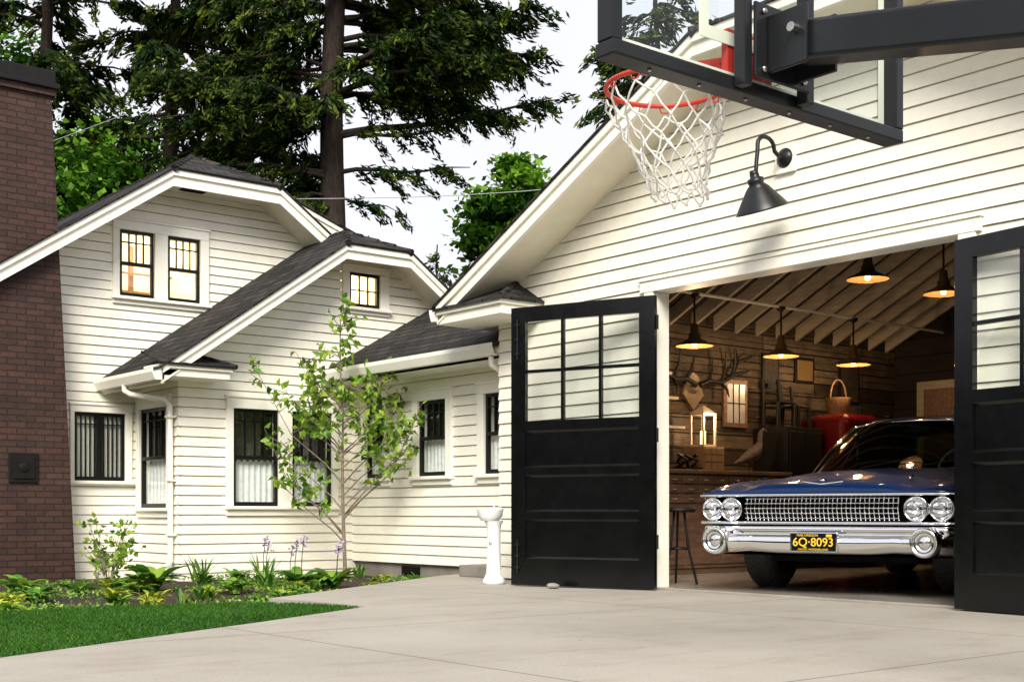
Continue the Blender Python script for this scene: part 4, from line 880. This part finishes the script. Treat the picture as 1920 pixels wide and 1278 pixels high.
for i in range(6): lim.append((R.uniform(5.6,8.2),R.uniform(1.8,4.2),R.uniform(1.2,2.2),0,.3,.9))
for i in range(6): lim.append((R.uniform(8.6,11.5),-math.pi/2+R.uniform(-.9,.9),R.uniform(1.2,2.1),0,.35,.8))
for i in range(6): lim.append((R.uniform(11.5,14.0),R.uniform(0,6.28),R.uniform(2.0,3.6),.1,.25,.9))
conifer('conifer_tree',wpos(-.1396,26),17,lim,'tall dark conifer with thick trunk and spreading boughs behind the house',.33,1.0,leaf=.09,tp=.55,droopy=.42,seed=3)
def dense(n,z0,z1,l0,l1,seed):
    R=np.random.default_rng(seed); o=[]
    for i in range(n):
        t=i/n; z=z0+(z1-z0)*t; o.append((z,R.uniform(0,6.28),(l1+(l0-l1)*(1-t))*R.uniform(.75,1.1),R.uniform(0,.12),R.uniform(.15,.35),1.0))
    return o
conifer('conifer_tree.001',wpos(-.265,27),16,dense(44,4.5,14,3.0,2.0,11),'dark layered conifer with dense boughs behind the house',.25,.9,.11,seed=12)
conifer('conifer_tree.002',wpos(-.205,31),15,dense(34,5,14,2.4,1.6,13),'dark narrow conifer behind the house roof',.22,.9,.12,seed=14)
conifer('conifer_tree.003',wpos(-.365,27),16,dense(34,6.5,14,2.6,2.0,15),'dark conifer towering behind the brick chimney',.25,.85,.11,seed=16)
conifer('conifer_tree.004',wpos(.115,29),13.2,dense(36,7.0,12.6,2.6,1.0,17),'conifer with drooping fronds showing over the garage roof',.2,.8,.11,seed=18)
conifer('conifer_tree.005',wpos(-.057,38),8.6,dense(22,5,8.5,1.0,.15,19),'small distant conifer tip beyond the house roof',.1,.9,.10,seed=20)
def broad(name,base,zc,rx,rz,n,per,label,mat=ML_dec,leaf=.085,r0=.16,seed=1,clr=.42,bark=M_bark,tone=.44):
    R=np.random.default_rng(seed); E=empty(name,label=label,category='tree'); tr=MB()
    tr.tube([(base[0]+.1*math.sin(i),base[1]+.08*math.cos(i*1.2),-.2+(zc+rz*.5+.2)*i/7) for i in range(8)],[r0*(1-.75*i/7) for i in range(8)],10)
    Cs=[];Us=[];Vs=[];Ts=[]
    for k in range(n):
        d=unit(R.normal(0,1,3)); r=R.random()**.45; c=np.array([base[0],base[1],zc])+d*np.array([rx,rx,rz])*r
        c[2]+=R.normal(0,.15)
        if k%2==0:
            s=np.array([base[0],base[1],zc-rz*.6+R.random()*rz*.8]); mm=(s+c)/2+R.normal(0,.15,3); tr.tube([tuple(s),tuple(mm),tuple(c)],[r0*.35,r0*.2,.012],5,cap=False)
        m=int(per*R.uniform(.5,1.4)); off=R.normal(0,1,(m,3))*np.array([clr,clr,clr*.6])*R.uniform(.6,1.2)
        cc=c+off; nrm=unit(R.normal(0,.7,(m,3))+np.array([0,0,1])); u=unit(np.cross(nrm,R.normal(0,1,(m,3)))); v=np.cross(nrm,u); sz=leaf*R.uniform(.6,1.3,m)[:,None]
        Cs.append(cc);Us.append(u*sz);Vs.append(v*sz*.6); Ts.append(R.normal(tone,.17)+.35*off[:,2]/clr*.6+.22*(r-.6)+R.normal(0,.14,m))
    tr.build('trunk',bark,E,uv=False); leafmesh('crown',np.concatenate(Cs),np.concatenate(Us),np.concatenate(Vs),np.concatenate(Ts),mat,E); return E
broad('broadleaf_tree',wpos(-.345,29),6.8,2.4,3.8,85,330,'bright green broadleaf tree behind the chimney',seed=21,tone=.40)
broad('broadleaf_tree.001',wpos(-.315,25),5.6,1.4,1.9,45,300,'green broadleaf tree behind the upper house gable',seed=22,tone=.44)
broad('broadleaf_tree.002',wpos(-.43,30),8.2,3.0,4.6,90,300,'tall broadleaf tree beyond the brick chimney',seed=23,tone=.42)
broad('broadleaf_tree.003',wpos(.004,33),7.2,1.1,2.35,80,300,'bright green upright broadleaf tree between the two roofs',leaf=.12,clr=.34,seed=24,tone=.58)
broad('broadleaf_tree.004',wpos(-.17,33),6.4,2.0,2.0,45,260,'shaded broadleaf tree behind the main roof',seed=25,tone=.35)
# dogwood
E=empty('dogwood_sapling',label='young multi stemmed dogwood with curled green leaves in the garden bed',category='tree')
bx,by=-2.42,-.28; tr=MB(); R=np.random.default_rng(31); LC=[]
def P3(r,f,z): return np.array([bx,by,0])+RV*r+FV*f+np.array([0,0,z])
stems=[[(0,0,-.12),(-.02,0,.4),(-.04,.03,1.0),(-.03,.0,1.7),(-.06,0,2.3),(-.06,0,2.85)]]
for k in range(26):
    z0=R.uniform(.25,1.8); sg=-1 if k%2 else 1; ln=R.uniform(.55,1.0)*(1.3 if z0<1 else .72); f=R.uniform(-.5,.5)*ln
    stems.append([(0-.02*z0,0,z0),(sg*.2*ln,f*.3,z0+.22*ln),(sg*.55*ln,f*.7,z0+.52*ln),(sg*(.85+R.uniform(-.15,.15))*ln,f,z0+(.85+R.uniform(0,.35))*ln)])
for si_,s_ in enumerate(stems):
    pts=[P3(*p) for p in s_]; n=len(pts); tr.tube([tuple(p) for p in pts],[(.024 if si_==0 else .010)*(1-.8*i/(n-1)) for i in range(n)],6,cap=False)
    for k in range(7 if si_ else 34):
        f=R.uniform(.48,1)*(n-1); i=min(n-2,int(f)); q=pts[i]+(pts[i+1]-pts[i])*(f-i)
        d=unit(RV*R.normal(0,1)+FV*R.normal(0,1)+np.array([0,0,.7])); L=R.uniform(.10,.28); tr.tube([tuple(q),tuple(q+d*L*.5),tuple(q+d*L)],[.005,.004,.002],5,cap=False)
        for j in range(5):
            LC.append(q+d*L*R.uniform(.4,1.08)+R.normal(0,.03,3))
    LC.append(pts[-1])
tr.build('trunk',M_barkg,E,uv=False)
C=np.array(LC); n=len(C); u=unit(R.normal(0,.7,(n,3))+np.array([0,0,-.5])); nn=unit(np.cross(u,R.normal(0,1,(n,3)))); v=np.cross(nn,u); sz=R.uniform(.036,.060,n)[:,None]
leafmesh('crown',C+u*sz,u*sz,v*sz*.66,R.normal(.58,.26,n),ML_dog,E,fold=nn*sz*.35)
# bed plants
def strap(mb,base,az,L,W,arch,seg=6):
    d=Vector((math.cos(az),math.sin(az),0)); p=Vector((-d.y,d.x,0)); A=[];B=[];C_=[]
    for i in range(seg+1):
        t=i/seg; c=Vector(base)+d*(L*t*(.35+.65*arch*t+.0))+Vector((0,0,L*(1.15-arch*.2)*(t-arch*.75*t*t)))
        w=W*math.sin(math.pi*min(1,(t*.92+.06)))**.8
        A.append(c+p*w+Vector((0,0,w*.35)));B.append(c);C_.append(c-p*w+Vector((0,0,w*.35)))
    mb.grid([A,B,C_])
def plant(pos,n,L,W,mat,label,tall=0,flowers=0,nm='garden_plant'):
    mb=MB()
    for i in range(n):
        az=i*2.4+random.uniform(-.3,.3); k=random.uniform(.6,1.1)
        strap(mb,(pos[0]+random.uniform(-.06,.06),pos[1]+random.uniform(-.06,.06),-.10),az,L*k,W*k,random.uniform(.55,1.0)-tall)
    o=mb.build(nm,mat,None,uv=False,label=label,category='plant',group='plants in the house garden bed')
    at=o.data.attributes.new('tone','FLOAT','POINT'); nv=len(o.data.vertices)
    at.data.foreach_set('value',np.clip(np.repeat(rng.normal(.5,.24,nv//21+1),21)[:nv],0,1).astype(np.float32))
    for j in range(flowers):
        x=pos[0]+random.uniform(-.12,.12);y=pos[1]+random.uniform(-.12,.12);h=random.uniform(.30,.42); s=MB(); s.tube([(x,y,-.1),(x+.02,y,h*.5),(x+.03,y+.02,h)],.004,5); s.build('flower_stem',ML_host,o,uv=False)
        m=22; c=np.stack([x+.03+rng.normal(0,.02,m),y+.02+rng.normal(0,.02,m),h-.10+rng.random(m)*.12],1); u=unit(rng.normal(0,1,(m,3)))*.018; v=unit(np.cross(u,rng.normal(0,1,(m,3))))*.013; leafmesh('petals',c,u,v,rng.random(m),ML_flow,o)
LH='broad leaved green hosta in the garden bed'; LY='golden leaved low plant in the garden bed'; LT='grassy upright perennial in the garden bed'
bedp=[(-.85,-4.44,26,.18,.025,ML_yel,LY,0,0),(-1.21,-4.07,24,.22,.03,ML_host,LH,0,0),(-1.73,-3.54,24,.26,.04,ML_host,LH,0,0),(-1.08,-3.47,36,.18,.022,ML_yel,LY,0,0),(-1.84,-2.80,34,.44,.06,ML_host,LH,0,0),
(-.78,-2.75,34,.18,.022,ML_yel,LY,0,0),(-1.11,-2.30,28,.24,.035,ML_host,LH,0,0),(-1.15,-1.95,26,.27,.016,ML_host,LT,.4,0),(-1.5,-1.4,32,.32,.055,ML_host,LH,0,3),(-1.2,-1.2,30,.34,.06,ML_host,LH,0,2),
(-.45,-2.2,26,.15,.018,ML_yel,LY,0,0),(-.9,-1.6,22,.16,.018,ML_host,LT,.3,0),(-2.07,0,16,.16,.018,ML_yel,LY,0,0),(-1.6,.1,16,.14,.016,ML_host,LT,.2,0),(-2.6,-2.6,26,.26,.04,ML_host,LH,0,0),
(-2.7,-1.9,26,.32,.012,ML_host,LT,.5,0),(-2.3,-1.35,24,.32,.012,ML_host,LT,.5,2),(-.3,-3.0,24,.16,.018,ML_host,LT,.3,0),(-.2,-3.8,26,.17,.025,ML_host,LH,0,0),(-.1,-4.7,26,.18,.024,ML_yel,LY,0,0),(-1.6,-4.7,24,.28,.04,ML_host,LH,0,0),(-2.3,-3.9,24,.28,.045,ML_host,LH,0,0),(.2,-2.75,20,.12,.014,ML_host,LT,.2,0),(-.2,-1.75,14,.11,.014,ML_yel,LY,.2,0),(-1.3,-.6,14,.15,.016,ML_host,LT,.2,0),(-3.0,-1.3,18,.24,.035,ML_host,LH,0,0),(-.55,-3.35,24,.17,.024,ML_yel,LY,0,0),(-1.5,-3.1,26,.22,.03,ML_host,LH,0,0)]
RR=random.Random(77)
for i in range(28):
    while True:
        x=RR.uniform(-3.1,.9); y=RR.uniform(-5.4,.1)
        if (not inpoly(np.array([x]),np.array([y]),drv)[0]) and (not inpoly(np.array([x]),np.array([y]),lawn)[0]) and (x-(-2.42))**2+(y+.28)**2>.09: break
    kd=RR.random()
    if kd<.45: bedp.append((x,y,26,RR.uniform(.10,.17),.018,ML_yel,LY,0,0))
    elif kd<.75: bedp.append((x,y,24,RR.uniform(.15,.25),.03,ML_host,LH,0,0))
    else: bedp.append((x,y,24,RR.uniform(.13,.24),.012,ML_host,LT,.35,0))
for i,(x,y,n_,L_,W_,mt,lb,tl,fl) in enumerate(bedp): plant((x,y),n_,L_,W_,mt,lb,tall=tl,flowers=fl)
E=empty('garden_shrub',label='light green leafy shrub growing beside the brick chimney',category='shrub'); sb=MB(); LC=[]
for k in range(12):
    a=R.uniform(0,6.28); h=R.uniform(.3,.70); q=np.array([-2.9,-2.8,-.1]); e=q+np.array([math.cos(a)*.22,math.sin(a)*.22,h]); mdl=(q+e)/2+np.array([0,0,.05]); sb.tube([tuple(q),tuple(mdl),tuple(e)],[.006,.004,.002],5,cap=False)
    for j in range(20):
        t=R.uniform(.4,1.05); LC.append(q+(e-q)*t+R.normal(0,.05,3))
sb.build('stems',M_barkg,E,uv=False); C=np.array(LC); n=len(C); u=unit(R.normal(0,1,(n,3))+np.array([0,0,.2])); nn=unit(np.cross(u,R.normal(0,1,(n,3)))); v=np.cross(nn,u)
leafmesh('foliage',C,u*.038,v*.024,R.normal(.65,.25,n),ML_dog,E,fold=nn*.008)
n=14000; x=rng.uniform(-4.2,1.1,n); y=rng.uniform(-6,.3,n); k=(~inpoly(x,y,drv))&(~inpoly(x,y,lawn))&((np.sin(x*3.1)+np.cos(y*2.7+x))>.1)&(x>-3.35); x=x[k];y=y[k];n=len(x)
C=np.stack([x,y,-.08+rng.random(n)*.05],1); u=unit(rng.normal(0,1,(n,3))+np.array([0,0,.6])); v=unit(np.cross(u,rng.normal(0,1,(n,3))))
leafmesh('ground_cover',C,u*.018,v*.011,rng.normal(.55,.22,n),ML_host,kind='stuff')
for p,q,lb in (((-22,-2,7.8),(-10.5,0.5,7.2),'thin pale utility cable strung behind the house'),((-9.5,3.0,6.0),(-2,9.5,6.6),'thin pale utility cable strung behind the house')):
    c=MB(); c.tube([tuple(Vector(p).lerp(Vector(q),t/10)-Vector((0,0,.3*math.sin(math.pi*t/10)))) for t in range(11)],.007,5); c.build('utility_cable',M_wire,None,uv=False,label=lb,category='cable',group='utility cables')
# ================================================================= LIGHT, WORLD, CAMERA
EL=math.radians(38)
w=bpy.data.worlds.new('World'); S.world=w; w.use_nodes=True; nt=w.node_tree; nt.nodes.clear()
sk=N(nt,'ShaderNodeTexSky'); sk.sky_type='NISHITA'; sk.sun_disc=False; sk.sun_elevation=EL; sk.sun_rotation=math.radians(135); sk.dust_density=4
b1=N(nt,'ShaderNodeBackground'); b1.inputs[1].default_value=.12; nt.links.new(sk.outputs[0],b1.inputs[0])
b2=N(nt,'ShaderNodeBackground'); b2.inputs[1].default_value=1.34
tc=N(nt,'ShaderNodeTexCoord').outputs['Generated']; cl=ramp(nt,noise(nt,tc,1.6,4),[(.3,(.73,.73,.80)),(.7,(.91,.905,.945))]); nt.links.new(cl,b2.inputs[0])
mx=N(nt,'ShaderNodeMixShader'); mx.inputs[0].default_value=.86; nt.links.new(b1.outputs[0],mx.inputs[1]); nt.links.new(b2.outputs[0],mx.inputs[2])
o=N(nt,'ShaderNodeOutputWorld'); nt.links.new(mx.outputs[0],o.inputs[0])
L=bpy.data.lights.new('sun','SUN'); L.energy=5.0; L.angle=math.radians(28); L.color=(1,.95,.85)
so=bpy.data.objects.new('sun',L); COL.objects.link(so)
dirv=Vector((-.72*math.cos(EL),.69*math.cos(EL),-math.sin(EL))); so.rotation_euler=dirv.to_track_quat('-Z','Y').to_euler()
cam=bpy.data.cameras.new('camera'); co=bpy.data.objects.new('camera',cam); COL.objects.link(co)
co.location=(9.844,-7.846,.66); co.rotation_euler=(math.pi/2,0,math.radians(50.92)); cam.lens=45; cam.sensor_width=36; cam.shift_y=.167; cam.clip_end=900; cam.clip_start=.05
S.camera=co
S.view_settings.view_transform='Standard'; S.view_settings.look='None'; S.view_settings.exposure=0
